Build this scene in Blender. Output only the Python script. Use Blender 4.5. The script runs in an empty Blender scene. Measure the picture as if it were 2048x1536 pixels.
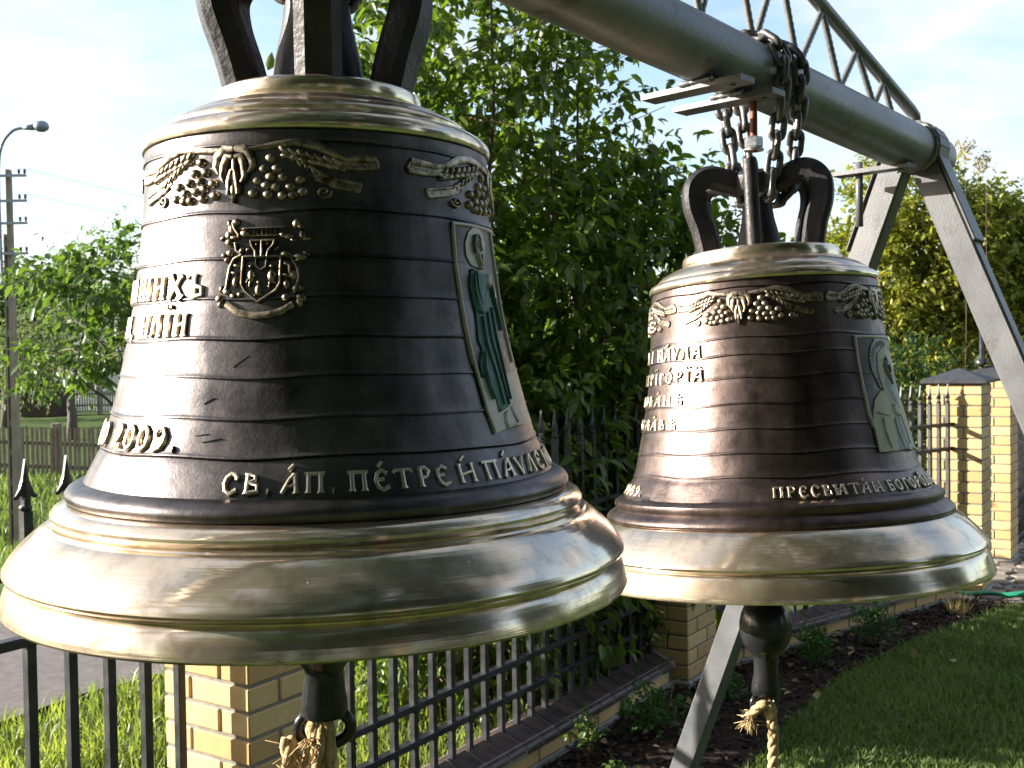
import bpy, math, random
import numpy as np
from mathutils import Vector, Matrix
random.seed(7); RNG = np.random.default_rng(7)
R = math.radians
scene = bpy.context.scene
C = scene.collection

# ------------------------------------------------------------------ camera
H_EYE = 1.72
PITCH = math.atan(53 / 2130.0)
ROLL = 0.0155
cam_d = bpy.data.cameras.new('Camera')
cam = bpy.data.objects.new('Camera', cam_d); C.objects.link(cam)
cam_d.sensor_width = 36.0
cam_d.lens = 36.0 * 2130 / 2048
cam_d.clip_start = 0.02; cam_d.clip_end = 2000
cam.matrix_world = (Matrix.Translation((0, 0, H_EYE)) @ Matrix.Rotation(R(90) - PITCH, 4, 'X')
                    @ Matrix.Rotation(-ROLL, 4, 'Z'))
cam_d.dof.use_dof = True; cam_d.dof.focus_distance = 1.35; cam_d.dof.aperture_fstop = 20
scene.camera = cam

# ------------------------------------------------------------------ sky and sun
SUN_AZ, SUN_EL = R(274), R(18)
SUNV = Vector((math.sin(SUN_AZ) * math.cos(SUN_EL), math.cos(SUN_AZ) * math.cos(SUN_EL), math.sin(SUN_EL)))
world = bpy.data.worlds.new('World'); scene.world = world
world.use_nodes = True
nt = world.node_tree; nt.nodes.clear()
wo = nt.nodes.new('ShaderNodeOutputWorld'); bg = nt.nodes.new('ShaderNodeBackground')
sky = nt.nodes.new('ShaderNodeTexSky'); sky.sky_type = 'NISHITA'; sky.sun_disc = False
sky.sun_elevation = SUN_EL; sky.sun_rotation = SUN_AZ; sky.air_density = 1.0; sky.dust_density = 1.2
tc = nt.nodes.new('ShaderNodeTexCoord'); sx = nt.nodes.new('ShaderNodeSeparateXYZ')
nt.links.new(tc.outputs['Generated'], sx.inputs[0])
def wmath(op, a, b):
    n = nt.nodes.new('ShaderNodeMath'); n.operation = op
    for i, v in enumerate((a, b)):
        if isinstance(v, (int, float)): n.inputs[i].default_value = v
        else: nt.links.new(v, n.inputs[i])
    return n.outputs[0]
den = wmath('ADD', wmath('MAXIMUM', sx.outputs['Z'], 0.0), 0.22)
cx = nt.nodes.new('ShaderNodeCombineXYZ')
nt.links.new(wmath('DIVIDE', sx.outputs['X'], den), cx.inputs[0])
nt.links.new(wmath('DIVIDE', sx.outputs['Y'], den), cx.inputs[1])
cn = nt.nodes.new('ShaderNodeTexNoise'); cn.inputs['Scale'].default_value = 1.9
cn.inputs['Detail'].default_value = 7; cn.inputs['Roughness'].default_value = 0.55
nt.links.new(cx.outputs[0], cn.inputs['Vector'])
cr = nt.nodes.new('ShaderNodeValToRGB')
cr.color_ramp.elements[0].position = 0.44; cr.color_ramp.elements[0].color = (0.04, 0.04, 0.04, 1)
cr.color_ramp.elements[1].position = 0.62; cr.color_ramp.elements[1].color = (0.9, 0.9, 0.9, 1)
nt.links.new(cn.outputs['Fac'], cr.inputs[0])
mx = nt.nodes.new('ShaderNodeMix'); mx.data_type = 'RGBA'
nt.links.new(cr.outputs[0], mx.inputs['Factor'])
nt.links.new(sky.outputs[0], mx.inputs['A'])
mx.inputs['B'].default_value = (3.1, 3.2, 3.35, 1)
nt.links.new(mx.outputs['Result'], bg.inputs['Color']); bg.inputs['Strength'].default_value = 0.102
nt.links.new(bg.outputs[0], wo.inputs['Surface'])
sun_d = bpy.data.lights.new('sun', 'SUN'); sun_d.energy = 5.0; sun_d.angle = R(0.55); sun_d.color = (1.0, 0.92, 0.80)
sun = bpy.data.objects.new('sun', sun_d); C.objects.link(sun)
sun.location = SUNV * 30; sun.rotation_euler = (-SUNV).to_track_quat('-Z', 'Y').to_euler()
vs = scene.view_settings
vs.view_transform = 'Standard'; vs.look = 'None'; vs.gamma = 1.0; vs.use_curve_mapping = False
vs.exposure = 1.75

# ------------------------------------------------------------------ helpers
class MB:
    """collects shapes; build() links them as one mesh object"""
    def __init__(s): s.v = []; s.f = []; s.sm = []
    def add(s, vs_, fs, smooth=False):
        o = len(s.v); s.v.extend([tuple(p) for p in vs_])
        s.f.extend([tuple(i + o for i in f) for f in fs]); s.sm.extend([smooth] * len(fs)); return s
    def box(s, lo, hi, M=None):
        (a, b, c), (d, e, f) = lo, hi
        vs_ = [Vector(p) for p in ((a, b, c), (d, b, c), (d, e, c), (a, e, c), (a, b, f), (d, b, f), (d, e, f), (a, e, f))]
        if M is not None: vs_ = [M @ p for p in vs_]
        return s.add(vs_, [(0, 3, 2, 1), (4, 5, 6, 7), (0, 1, 5, 4), (1, 2, 6, 5), (2, 3, 7, 6), (3, 0, 4, 7)])
    def cbox(s, lo, hi, ch, M=None):
        """box with chamfered edges"""
        lo, hi = Vector(lo), Vector(hi); vs_ = []; idx = {}
        for ix in (0, 1):
            for iy in (0, 1):
                for iz in (0, 1):
                    c = [(lo, hi)[ix].x, (lo, hi)[iy].y, (lo, hi)[iz].z]; sg = (1 - 2 * ix, 1 - 2 * iy, 1 - 2 * iz)
                    for a in range(3):
                        p = [c[k] + (0 if k == a else sg[k] * ch) for k in range(3)]
                        idx[(ix, iy, iz, a)] = len(vs_); vs_.append(Vector(p))
        fs = []
        for a in range(3):
            b, c = (a + 1) % 3, (a + 2) % 3
            for d in (0, 1):
                q = []
                for (i, j) in ((0, 0), (1, 0), (1, 1), (0, 1)):
                    k = [0, 0, 0]; k[a] = d; k[b] = i; k[c] = j; q.append(idx[(*k, a)])
                fs.append(q if d else q[::-1])
        for a in range(3):          # edges parallel to axis a
            b, c = (a + 1) % 3, (a + 2) % 3
            for i in (0, 1):
                for j in (0, 1):
                    k0 = [0, 0, 0]; k0[b] = i; k0[c] = j; k1 = list(k0); k1[a] = 1
                    q = [idx[(*k0, b)], idx[(*k1, b)], idx[(*k1, c)], idx[(*k0, c)]]
                    fs.append(q[::-1] if (i + j) % 2 == 0 else q)
        for ix in (0, 1):
            for iy in (0, 1):
                for iz in (0, 1):
                    q = [idx[(ix, iy, iz, a)] for a in range(3)]
                    fs.append(q if (ix + iy + iz) % 2 else q[::-1])
        if M is not None: vs_ = [M @ p for p in vs_]
        return s.add(vs_, fs)
    def tube(s, pts, rad, n=8, cap=True, closed=False, smooth=True, flat=1.0):
        pts = [Vector(p) for p in pts]; m = len(pts)
        rads = rad if isinstance(rad, (list, tuple)) else [rad] * m
        vs_ = []; up = None
        for i, p in enumerate(pts):
            if closed: t = pts[(i + 1) % m] - pts[i - 1]
            else: t = pts[min(i + 1, m - 1)] - pts[max(i - 1, 0)]
            t.normalize()
            if up is None: up = Vector((0, 0, 1)) if abs(t.z) < 0.9 else Vector((1, 0, 0))
            a = up - t * up.dot(t); a.normalize(); up = a; b = t.cross(a)
            for k in range(n):
                an = 2 * math.pi * k / n
                vs_.append(p + (a * math.cos(an) * flat + b * math.sin(an)) * rads[i])
        fs = []
        for i in range(m if closed else m - 1):
            j = (i + 1) % m
            for k in range(n):
                l = (k + 1) % n; fs.append((i * n + k, i * n + l, j * n + l, j * n + k))
        if cap and not closed: fs += [tuple(range(n))[::-1], tuple(range((m - 1) * n, m * n))]
        return s.add(vs_, fs, smooth)
    def bar(s, a, b, w, h, up=(0, 0, 1)):
        """rectangular bar from a to b; w across, h along up"""
        a, b = Vector(a), Vector(b); t = (b - a).normalized(); u = Vector(up); u = (u - t * u.dot(t)).normalized(); x = t.cross(u)
        vs_ = [p + x * i * w / 2 + u * j * h / 2 for p in (a, b) for (i, j) in ((-1, -1), (1, -1), (1, 1), (-1, 1))]
        return s.add(vs_, [(0, 1, 2, 3), (7, 6, 5, 4), (0, 4, 5, 1), (1, 5, 6, 2), (2, 6, 7, 3), (3, 7, 4, 0)])
    def lathe(s, prof, n=48, c=(0, 0, 0), smooth=True):
        vs_ = []; fs = []; m = len(prof)
        for r, z in prof:
            for k in range(n):
                a = 2 * math.pi * k / n; vs_.append((c[0] + r * math.sin(a), c[1] - r * math.cos(a), c[2] + z))
        for i in range(m - 1):
            for k in range(n):
                l = (k + 1) % n; fs.append((i * n + k, (i + 1) * n + k, (i + 1) * n + l, i * n + l))
        return s.add(vs_, fs, smooth)
    def build(s, name, mat, parent=None, sharp=None, **kw):
        me = bpy.data.meshes.new(name); me.from_pydata(s.v, [], s.f); me.polygons.foreach_set('use_smooth', s.sm)
        if sharp: me.set_sharp_from_angle(angle=R(sharp))
        me.materials.append(mat); me.update()
        return link(name, me, parent, **kw)
def link(name, data, parent=None, **kw):
    o = bpy.data.objects.new(name, data); C.objects.link(o)
    if parent is not None: o.parent = parent
    tag(o, **kw); return o
def tag(o, label=None, cat=None, group=None, kind=None):
    if label: o['label'] = label
    if cat: o['category'] = cat
    if group: o['group'] = group
    if kind: o['kind'] = kind
    return o
def thing(name, label, cat, loc=(0, 0, 0), rz=0.0, group=None):
    o = bpy.data.objects.new(name, None); C.objects.link(o); o.empty_display_size = 0.1
    o.location = loc; o.rotation_euler = (0, 0, rz); return tag(o, label, cat, group)
def npmesh(name, verts, faces, mat, parent=None, tint=None, smooth=False, **kw):
    """fast mesh from numpy arrays of equal-sized faces"""
    me = bpy.data.meshes.new(name); nf, k = faces.shape
    me.vertices.add(len(verts)); me.vertices.foreach_set('co', np.ascontiguousarray(verts, np.float32).ravel())
    me.loops.add(nf * k); me.loops.foreach_set('vertex_index', faces.astype(np.int32).ravel())
    me.polygons.add(nf); me.polygons.foreach_set('loop_start', np.arange(0, nf * k, k, dtype=np.int32))
    me.update(calc_edges=True)
    if smooth: me.polygons.foreach_set('use_smooth', np.ones(nf, bool))
    if tint is not None:
        at = me.attributes.new('tint', 'FLOAT', 'POINT'); at.data.foreach_set('value', tint.astype(np.float32))
    me.materials.append(mat); me.validate(); return link(name, me, parent, **kw)

def smooth_path(p, n=6):
    out = []
    for i in range(len(p) - 1):
        p0, p1, p2, p3 = p[max(i - 1, 0)], p[i], p[i + 1], p[min(i + 2, len(p) - 1)]
        for k in range(n):
            t = k / n; out.append(tuple(.5 * (2 * b + (c - a) * t + (2 * a - 5 * b + 4 * c - d) * t * t + (3 * b - a - 3 * c + d) * t ** 3) for a, b, c, d in zip(p0, p1, p2, p3)))
    return out + [tuple(p[-1])]

# ------------------------------------------------------------------ materials
def new_mat(name):
    m = bpy.data.materials.new(name); m.use_nodes = True; n = m.node_tree
    return m, n, n.nodes['Principled BSDF']
def setp(b, **kw):
    for k, v in kw.items(): b.inputs[k].default_value = v
def noise(n, scale, detail=4, vec=None, rough=0.55, stretch=None, coord='Object'):
    t = n.nodes.new('ShaderNodeTexCoord'); x = n.nodes.new('ShaderNodeTexNoise')
    x.inputs['Scale'].default_value = scale; x.inputs['Detail'].default_value = detail; x.inputs['Roughness'].default_value = rough
    if stretch:
        mp = n.nodes.new('ShaderNodeMapping'); mp.inputs['Scale'].default_value = stretch
        n.links.new(t.outputs[coord], mp.inputs[0]); n.links.new(mp.outputs[0], x.inputs['Vector'])
    else: n.links.new(t.outputs[coord], x.inputs['Vector'])
    return x.outputs['Fac']
def ramp(n, fac, stops):
    r = n.nodes.new('ShaderNodeValToRGB'); el = r.color_ramp.elements
    while len(el) < len(stops): el.new(0.5)
    for e, (p, c) in zip(el, stops):
        e.position = p; e.color = (*c, 1) if len(c) == 3 else c
    n.links.new(fac, r.inputs[0]); return r.outputs[0]
def bump(n, b, fac, strength=0.3, dist=0.002):
    x = n.nodes.new('ShaderNodeBump'); x.inputs['Strength'].default_value = strength; x.inputs['Distance'].default_value = dist
    n.links.new(fac, x.inputs['Height'])
    if b.inputs['Normal'].links: n.links.new(b.inputs['Normal'].links[0].from_socket, x.inputs['Normal'])
    n.links.new(x.outputs[0], b.inputs['Normal'])
def rrange(n, b, fac, lo, hi):
    x = n.nodes.new('ShaderNodeMapRange'); x.inputs['To Min'].default_value = lo; x.inputs['To Max'].default_value = hi
    x.inputs['From Min'].default_value = 0.3; x.inputs['From Max'].default_value = 0.7
    n.links.new(fac, x.inputs['Value']); n.links.new(x.outputs[0], b.inputs['Roughness'])
def simple(name, c1, c2, scale=6, rough=0.6, metallic=0.0, bscale=None, bstr=0.3, bdist=0.003, spec=0.5, rvar=0.1, coord='Object', wear=None):
    m, n, b = new_mat(name); setp(b, Metallic=metallic, Roughness=rough); b.inputs['Specular IOR Level'].default_value = spec
    f = noise(n, scale, coord=coord); n.links.new(ramp(n, f, [(0.3, c1), (0.7, c2)]), b.inputs['Base Color'])
    if wear:
        mw = n.nodes.new('ShaderNodeMix'); mw.data_type = 'RGBA'; n.links.new(b.inputs['Base Color'].links[0].from_socket, mw.inputs['A']); mw.inputs['B'].default_value = (*wear, 1)
        n.links.new(ramp(n, noise(n, 19, 9, rough=.72, stretch=(1, 1, .6)), [(0.56, (0, 0, 0)), (0.68, (0.85, 0.85, 0.85))]), mw.inputs['Factor']); n.links.new(mw.outputs['Result'], b.inputs['Base Color'])
    rrange(n, b, f, rough - rvar, rough + rvar)
    if bscale: bump(n, b, noise(n, bscale, 3, coord=coord), bstr, bdist)
    return m
M = {}
# dark patinated casting
def patina(name, c1, c2):
    m, n, b = new_mat(name); setp(b, Metallic=1.0, Roughness=0.4)
    f = noise(n, 11, 8, rough=.68); lo_ = tuple(q * .62 for q in c1)
    n.links.new(ramp(n, f, [(0.28, lo_), (0.45, c1), (0.60, c2), (0.74, tuple(q * 1.35 for q in c2))]), b.inputs['Base Color'])
    base = b.inputs['Base Color'].links[0].from_socket
    sk = ramp(n, noise(n, 26, 6, stretch=(1, 1, 0.16), rough=.65), [(0.34, (0.55, 0.54, 0.54)), (0.5, (1, 1, 1)), (0.66, (1.3, 1.27, 1.24))])
    m1 = n.nodes.new('ShaderNodeMix'); m1.data_type = 'RGBA'; m1.blend_type = 'MULTIPLY'; m1.inputs['Factor'].default_value = 0.8; n.links.new(base, m1.inputs['A']); n.links.new(sk, m1.inputs['B'])
    m2 = n.nodes.new('ShaderNodeMix'); m2.data_type = 'RGBA'; n.links.new(m1.outputs['Result'], m2.inputs['A']); m2.inputs['B'].default_value = (0.07, 0.10, 0.095, 1)
    n.links.new(ramp(n, noise(n, 17, 8, rough=.75), [(0.60, (0, 0, 0)), (0.74, (0.6, 0.6, 0.6))]), m2.inputs['Factor']); n.links.new(m2.outputs['Result'], b.inputs['Base Color'])
    rrange(n, b, noise(n, 24, 7, rough=.7), 0.30, 0.48)
    bump(n, b, noise(n, 45, 4, stretch=(1, 1, 1.8)), 0.14, 0.003); bump(n, b, noise(n, 300, 3, rough=.7), 0.17, 0.0012)
    return m
M['patina'] = patina('dark_patina', (0.092, 0.083, 0.085), (0.135, 0.120, 0.118))
M['patina2'] = patina('brown_patina', (0.104, 0.079, 0.073), (0.148, 0.113, 0.103))
def bronze(name, c1, c2, lo, hi, haze=0.0, stain=None):
    m, n, b = new_mat(name); setp(b, Metallic=1.0)
    f = noise(n, 5, 5); col = ramp(n, f, [(0.3, c1), (0.7, c2)])
    st_ = ramp(n, noise(n, stain or 26, 6, rough=.7), [(0.36, (0.45, 0.42, 0.40)), (0.52, (1, 1, 1))] if not stain else [(0.40, (0.22, 0.20, 0.19)), (0.58, (1, 1, 1))])
    mc = n.nodes.new('ShaderNodeMix'); mc.data_type = 'RGBA'; mc.blend_type = 'MULTIPLY'; mc.inputs['Factor'].default_value = 1.0 if stain else 0.5
    n.links.new(col, mc.inputs['A']); n.links.new(st_, mc.inputs['B']); n.links.new(mc.outputs['Result'], b.inputs['Base Color'])
    rrange(n, b, noise(n, 8, 5, stretch=(1, 1, 4)), lo, hi)
    bump(n, b, noise(n, 3.0, 3, stretch=(1, 1, 110)), 0.14, 0.002)
    bump(n, b, noise(n, 11, 3), 0.13, 0.006)
    pit = noise(n, 150, 1); bump(n, b, ramp(n, pit, [(0.17, (0, 0, 0)), (0.21, (1, 1, 1))]), 0.35, 0.0015)
    if haze:                                     # fine scratches: a second, wider lobe
        b2 = n.nodes.new('ShaderNodeBsdfPrincipled'); setp(b2, Metallic=1.0, Roughness=0.52)
        n.links.new(b.inputs['Base Color'].links[0].from_socket, b2.inputs['Base Color']); n.links.new(b.inputs['Normal'].links[0].from_socket, b2.inputs['Normal'])
        ms = n.nodes.new('ShaderNodeMixShader'); ms.inputs[0].default_value = haze
        n.links.new(b.outputs[0], ms.inputs[1]); n.links.new(b2.outputs[0], ms.inputs[2]); n.links.new(ms.outputs[0], n.nodes['Material Output'].inputs['Surface'])
    return m
M['bronze'] = bronze('polished_bronze', (0.63, 0.51, 0.385), (0.77, 0.655, 0.52), 0.06, 0.20, 0.22)
M['relief'] = bronze('rubbed_bronze_relief', (0.37, 0.30, 0.225), (0.50, 0.42, 0.33), 0.34, 0.50, 0.0, 110)
M['letter'] = bronze('rubbed_bronze_letters', (0.56, 0.47, 0.355), (0.70, 0.61, 0.49), 0.30, 0.46)
M['silver'] = simple('aged_pewter_plaque', (0.38, 0.33, 0.28), (0.54, 0.49, 0.43), 40, 0.5, 0.3, 200, 0.3, 0.001)
M['teal'] = simple('green_patinated_robe', (0.028, 0.085, 0.085), (0.085, 0.20, 0.195), 90, 0.5, 0.1, 260, 0.35, 0.001)
M['ivory'] = simple('pale_patinated_relief', (0.46, 0.42, 0.31), (0.60, 0.57, 0.46), 50, 0.55, 0.1, 220, 0.3, 0.001)
M['bluegrey'] = simple('blue_grey_relief', (0.19, 0.21, 0.25), (0.33, 0.36, 0.40), 50, 0.5, 0.1, 220, 0.3, 0.001)
M['facebrown'] = simple('brown_face_relief', (0.10, 0.075, 0.065), (0.20, 0.15, 0.13), 60, 0.5, 0.3, 260, 0.3, 0.001)
M['iron'] = simple('black_painted_iron', (0.012, 0.013, 0.016), (0.035, 0.036, 0.042), 18, 0.42, 0.0, 150, 0.35, 0.0015)
M['castiron'] = simple('rough_dark_steel', (0.014, 0.014, 0.018), (0.045, 0.041, 0.042), 14, 0.5, 0.4, 120, 0.6, 0.002)
M['chain'] = simple('weathered_chain_steel', (0.08, 0.08, 0.088), (0.20, 0.195, 0.195), 30, 0.45, 0.7, 200, 0.3, 0.001)
M['galv'] = simple('grey_painted_pipe', (0.15, 0.16, 0.18), (0.25, 0.245, 0.245), 7, 0.42, 0.35, 130, 0.35, 0.0015, rvar=0.08, wear=(0.085, 0.062, 0.048))
M['grey'] = simple('grey_hammered_paint', (0.080, 0.083, 0.092), (0.130, 0.133, 0.143), 9, 0.42, 0.0, 260, 0.35, 0.0012, rvar=0.06, wear=(0.055, 0.05, 0.05))
M['rust'] = simple('rusty_thread', (0.10, 0.03, 0.02), (0.22, 0.07, 0.04), 60, 0.6, 0.4)
M['zinc'] = simple('zinc_nut', (0.45, 0.46, 0.48), (0.62, 0.63, 0.65), 40, 0.35, 0.9)
# bricks: colour varies from brick to brick
def brickmat(name, a, b_):
    m, n, b = new_mat(name); setp(b, Roughness=0.72)
    oi = n.nodes.new('ShaderNodeObjectInfo'); c = ramp(n, oi.outputs['Random'], [(0.0, a), (1.0, b_)])
    mixn = n.nodes.new('ShaderNodeMix'); mixn.data_type = 'RGBA'; mixn.blend_type = 'MULTIPLY'; mixn.inputs['Factor'].default_value = 1
    n.links.new(c, mixn.inputs['A'])
    n.links.new(ramp(n, noise(n, 13, 7, rough=.7), [(0.26, (0.70, 0.66, 0.60)), (0.42, (0.95, 0.94, 0.92)), (0.6, (1, 1, 1)), (0.72, (1.12, 1.14, 1.18))]), mixn.inputs['B'])
    n.links.new(mixn.outputs['Result'], b.inputs['Base Color'])
    bump(n, b, noise(n, 160, 4), 0.35, 0.0015); bump(n, b, noise(n, 22, 2), 0.2, 0.003)
    return m
M['brick'] = brickmat('yellow_clinker_brick', (0.50, 0.315, 0.135), (0.66, 0.465, 0.225))
M['mortar'] = simple('grey_mortar', (0.16, 0.148, 0.132), (0.28, 0.262, 0.235), 40, 0.9, 0, 200, 0.6, 0.002)
M['concrete'] = simple('grey_concrete', (0.20, 0.195, 0.185), (0.36, 0.35, 0.33), 7, 0.9, 0, 90, 0.5, 0.003)
def tilemat():
    m, n, b = new_mat('dark_glazed_coping'); oi = n.nodes.new('ShaderNodeObjectInfo')
    f = noise(n, 16, 5)
    mixn = n.nodes.new('ShaderNodeMix'); mixn.data_type = 'RGBA'; mixn.blend_type = 'MULTIPLY'; mixn.inputs['Factor'].default_value = 1
    n.links.new(ramp(n, f, [(0.3, (0.045, 0.030, 0.028)), (0.7, (0.085, 0.060, 0.055))]), mixn.inputs['A'])
    n.links.new(ramp(n, oi.outputs['Random'], [(0, (0.75, 0.75, 0.75)), (1, (1.15, 1.1, 1.1))]), mixn.inputs['B'])
    n.links.new(mixn.outputs['Result'], b.inputs['Base Color']); rrange(n, b, f, 0.28, 0.55)
    bump(n, b, noise(n, 90, 3), 0.25, 0.001); return m
M['tile'] = tilemat()
M['cap'] = simple('graphite_pillar_cap', (0.028, 0.029, 0.036), (0.05, 0.052, 0.06), 20, 0.55, 0, 150, 0.3, 0.001)
def leafmat(name, a, b_, trans=0.38, rough=0.42):
    m, n, b = new_mat(name); at = n.nodes.new('ShaderNodeAttribute'); at.attribute_name = 'tint'
    c = ramp(n, at.outputs['Fac'], [(0, a), (1, b_)]); n.links.new(c, b.inputs['Base Color']); setp(b, Roughness=rough)
    tr = n.nodes.new('ShaderNodeBsdfTranslucent'); ml = n.nodes.new('ShaderNodeMix'); ml.data_type = 'RGBA'; ml.blend_type = 'MULTIPLY'
    ml.inputs['Factor'].default_value = 1; n.links.new(c, ml.inputs['A']); ml.inputs['B'].default_value = (1.6, 1.7, 0.7, 1)
    n.links.new(ml.outputs['Result'], tr.inputs['Color'])
    ms = n.nodes.new('ShaderNodeMixShader'); ms.inputs[0].default_value = trans
    n.links.new(b.outputs[0], ms.inputs[1]); n.links.new(tr.outputs[0], ms.inputs[2])
    n.links.new(ms.outputs[0], n.nodes['Material Output'].inputs['Surface']); return m
M['leaf_shrub'] = leafmat('shrub_leaf', (0.034, 0.074, 0.014), (0.155, 0.215, 0.036), 0.42)
M['leaf_yellow'] = leafmat('yellowing_leaf', (0.06, 0.105, 0.014), (0.36, 0.34, 0.065))
M['leaf_dark'] = leafmat('dark_leaf', (0.022, 0.050, 0.016), (0.060, 0.105, 0.030))
M['leaf_bright'] = leafmat('bright_leaf', (0.05, 0.10, 0.022), (0.13, 0.20, 0.05), 0.36)
M['leaf_silver'] = leafmat('silvery_leaf', (0.07, 0.105, 0.055), (0.17, 0.21, 0.12))
M['leaf_box'] = leafmat('box_leaf', (0.020, 0.075, 0.010), (0.07, 0.19, 0.025), 0.3)
M['leaf_dead'] = leafmat('fallen_leaf', (0.20, 0.13, 0.05), (0.50, 0.42, 0.20), 0.2, 0.7)
M['grass'] = leafmat('grass_blade', (0.070, 0.118, 0.034), (0.23, 0.285, 0.095), 0.35, 0.5)
M['grass_long'] = leafmat('long_grass_blade', (0.085, 0.135, 0.028), (0.33, 0.36, 0.13), 0.45, 0.45)
M['bark'] = simple('bark', (0.055, 0.04, 0.03), (0.14, 0.11, 0.085), 20, 0.85, 0, 70, 0.8, 0.01)
M['twig'] = simple('brown_twig', (0.10, 0.06, 0.035), (0.20, 0.13, 0.08), 30, 0.7)
def groundmat(name, cols, scale, bscale, bstr, bdist, rough=0.95):
    m, n, b = new_mat(name); setp(b, Roughness=rough); b.inputs['Specular IOR Level'].default_value = 0.2
    f = noise(n, scale, 8, rough=0.65); k = len(cols) - 1
    n.links.new(ramp(n, f, [(0.28 + 0.44 * i / k, c) for i, c in enumerate(cols)]), b.inputs['Base Color'])
    bump(n, b, noise(n, bscale, 5, rough=0.7), bstr, bdist); return m
M['ground'] = groundmat('grass_ground', [(0.028, 0.055, 0.010), (0.055, 0.095, 0.018), (0.085, 0.13, 0.028)], 3.0, 60, 0.9, 0.03)
M['mulch'] = groundmat('dark_bark_mulch', [(0.012, 0.008, 0.006), (0.035, 0.022, 0.015), (0.07, 0.042, 0.028)], 22, 70, 1.0, 0.02)
M['chip'] = leafmat('bark_chip', (0.020, 0.012, 0.008), (0.11, 0.062, 0.038), 0.0, 0.9)
M['asphalt'] = groundmat('pinkish_asphalt', [(0.115, 0.105, 0.105), (0.155, 0.14, 0.14), (0.20, 0.18, 0.175)], 14, 220, 0.6, 0.006, 0.85)
M['paver'] = brickmat('grey_brown_paver', (0.10, 0.085, 0.075), (0.22, 0.19, 0.165))
M['wood'] = simple('weathered_grey_wood', (0.15, 0.105, 0.075), (0.27, 0.20, 0.145), 9, 0.85, 0, 60, 0.5, 0.004)
M['palewood'] = simple('pale_grey_wood', (0.30, 0.28, 0.25), (0.46, 0.44, 0.40), 9, 0.85)
M['shedwood'] = simple('dark_brown_boards', (0.05, 0.032, 0.026), (0.10, 0.065, 0.05), 5, 0.85)
M['white'] = simple('whitewashed_plaster', (0.62, 0.62, 0.62), (0.76, 0.75, 0.74), 3, 0.85)
M['roof'] = simple('grey_roofing', (0.16, 0.16, 0.17), (0.24, 0.235, 0.24), 6, 0.8)
M['pane'] = simple('dark_window_pane', (0.03, 0.035, 0.04), (0.05, 0.055, 0.06), 3, 0.1)
M['blackpaint'] = simple('glossy_black_paint', (0.010, 0.010, 0.012), (0.022, 0.022, 0.026), 20, 0.22, 0.0, 60, 0.25, 0.003, rvar=0.06)
M['rope'] = simple('hemp_rope', (0.34, 0.23, 0.11), (0.56, 0.42, 0.23), 60, 0.9, 0, 300, 0.8, 0.002)
M['hose'] = simple('green_flat_hose', (0.01, 0.20, 0.11), (0.02, 0.30, 0.17), 8, 0.4)
M['polecon'] = simple('brownish_concrete', (0.20, 0.155, 0.115), (0.32, 0.26, 0.20), 6, 0.9, 0, 60, 0.5, 0.004)
M['lampmetal'] = simple('lamp_grey_metal', (0.18, 0.20, 0.24), (0.27, 0.29, 0.33), 10, 0.45, 0.4)
M['ceramic'] = simple('insulator_ceramic', (0.08, 0.07, 0.09), (0.13, 0.11, 0.14), 10, 0.3)
M['wire'] = simple('overhead_wire', (0.12, 0.12, 0.13), (0.2, 0.2, 0.21), 10, 0.5, 0.5)

# ------------------------------------------------------------------ ground, road, bed, pavement
A = np.array([-0.7565, 2.98]); B = np.array([0.886, 5.45]); C1 = np.array([3.248, 7.36]); C2 = np.array([3.98, 8.5])
D1 = (B - A) / np.linalg.norm(B - A); N1 = np.array([-D1[1], D1[0]])       # along the pillars, and behind the fence
DBC = (C1 - B) / np.linalg.norm(C1 - B); NBC = np.array([-DBC[1], DBC[0]])
RD = np.array([0.588, 0.809]); RN = np.array([-0.809, 0.588]); RP = np.array([-2.48, 5.06])
def terrain(x, y):
    q = (np.asarray(x) - RP[0]) * RN[0] + (np.asarray(y) - RP[1]) * RN[1]
    return np.interp(q, [0, 3.3, 7, 9.5, 13.2, 20, 40, 400], [0, -0.10, -0.72, -0.82, -0.40, -0.20, -0.28, -0.28])
gx = np.concatenate([np.linspace(-400, -60, 12), np.linspace(-55, 40, 120), np.linspace(45, 400, 12)])
gy = np.concatenate([np.linspace(-300, -20, 10), np.linspace(-15, 60, 110), np.linspace(66, 600, 14)])
GX, GY = np.meshgrid(gx, gy); GZ = terrain(GX, GY) + np.where(GY > 9, 0.03 * np.sin(GX * 1.3) * np.sin(GY * 0.9), 0) - 0.012
nx, ny = len(gx), len(gy); ii = np.arange(nx * ny).reshape(ny, nx)
gf = np.stack([ii[:-1, :-1], ii[:-1, 1:], ii[1:, 1:], ii[1:, :-1]], -1).reshape(-1, 4)
npmesh('ground', np.stack([GX, GY, GZ], -1).reshape(-1, 3), gf, M['ground'], smooth=True, kind='structure', label='grassy ground of the churchyard, verge and gardens')
# road: a sheet that follows the terrain
us = np.linspace(-30, 40, 141); ws = np.linspace(0, 3.1, 8); rv = []
for w in ws:
    for u in us:
        e = 0.06 * math.sin(u * 2.1) + 0.04 * math.sin(u * 5.3) if w in (ws[0], ws[-1]) else 0
        p = RP + RD * u + RN * (w + e); rv.append((p[0], p[1], float(terrain(*p)) + 0.012))
ri = np.arange(len(rv)).reshape(len(ws), len(us)); rf = np.stack([ri[:-1, :-1], ri[:-1, 1:], ri[1:, 1:], ri[1:, :-1]], -1).reshape(-1, 4)
npmesh('road', np.array(rv), rf, M['asphalt'], smooth=True, kind='structure', label='pinkish grey asphalt lane behind the iron fence')
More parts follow.
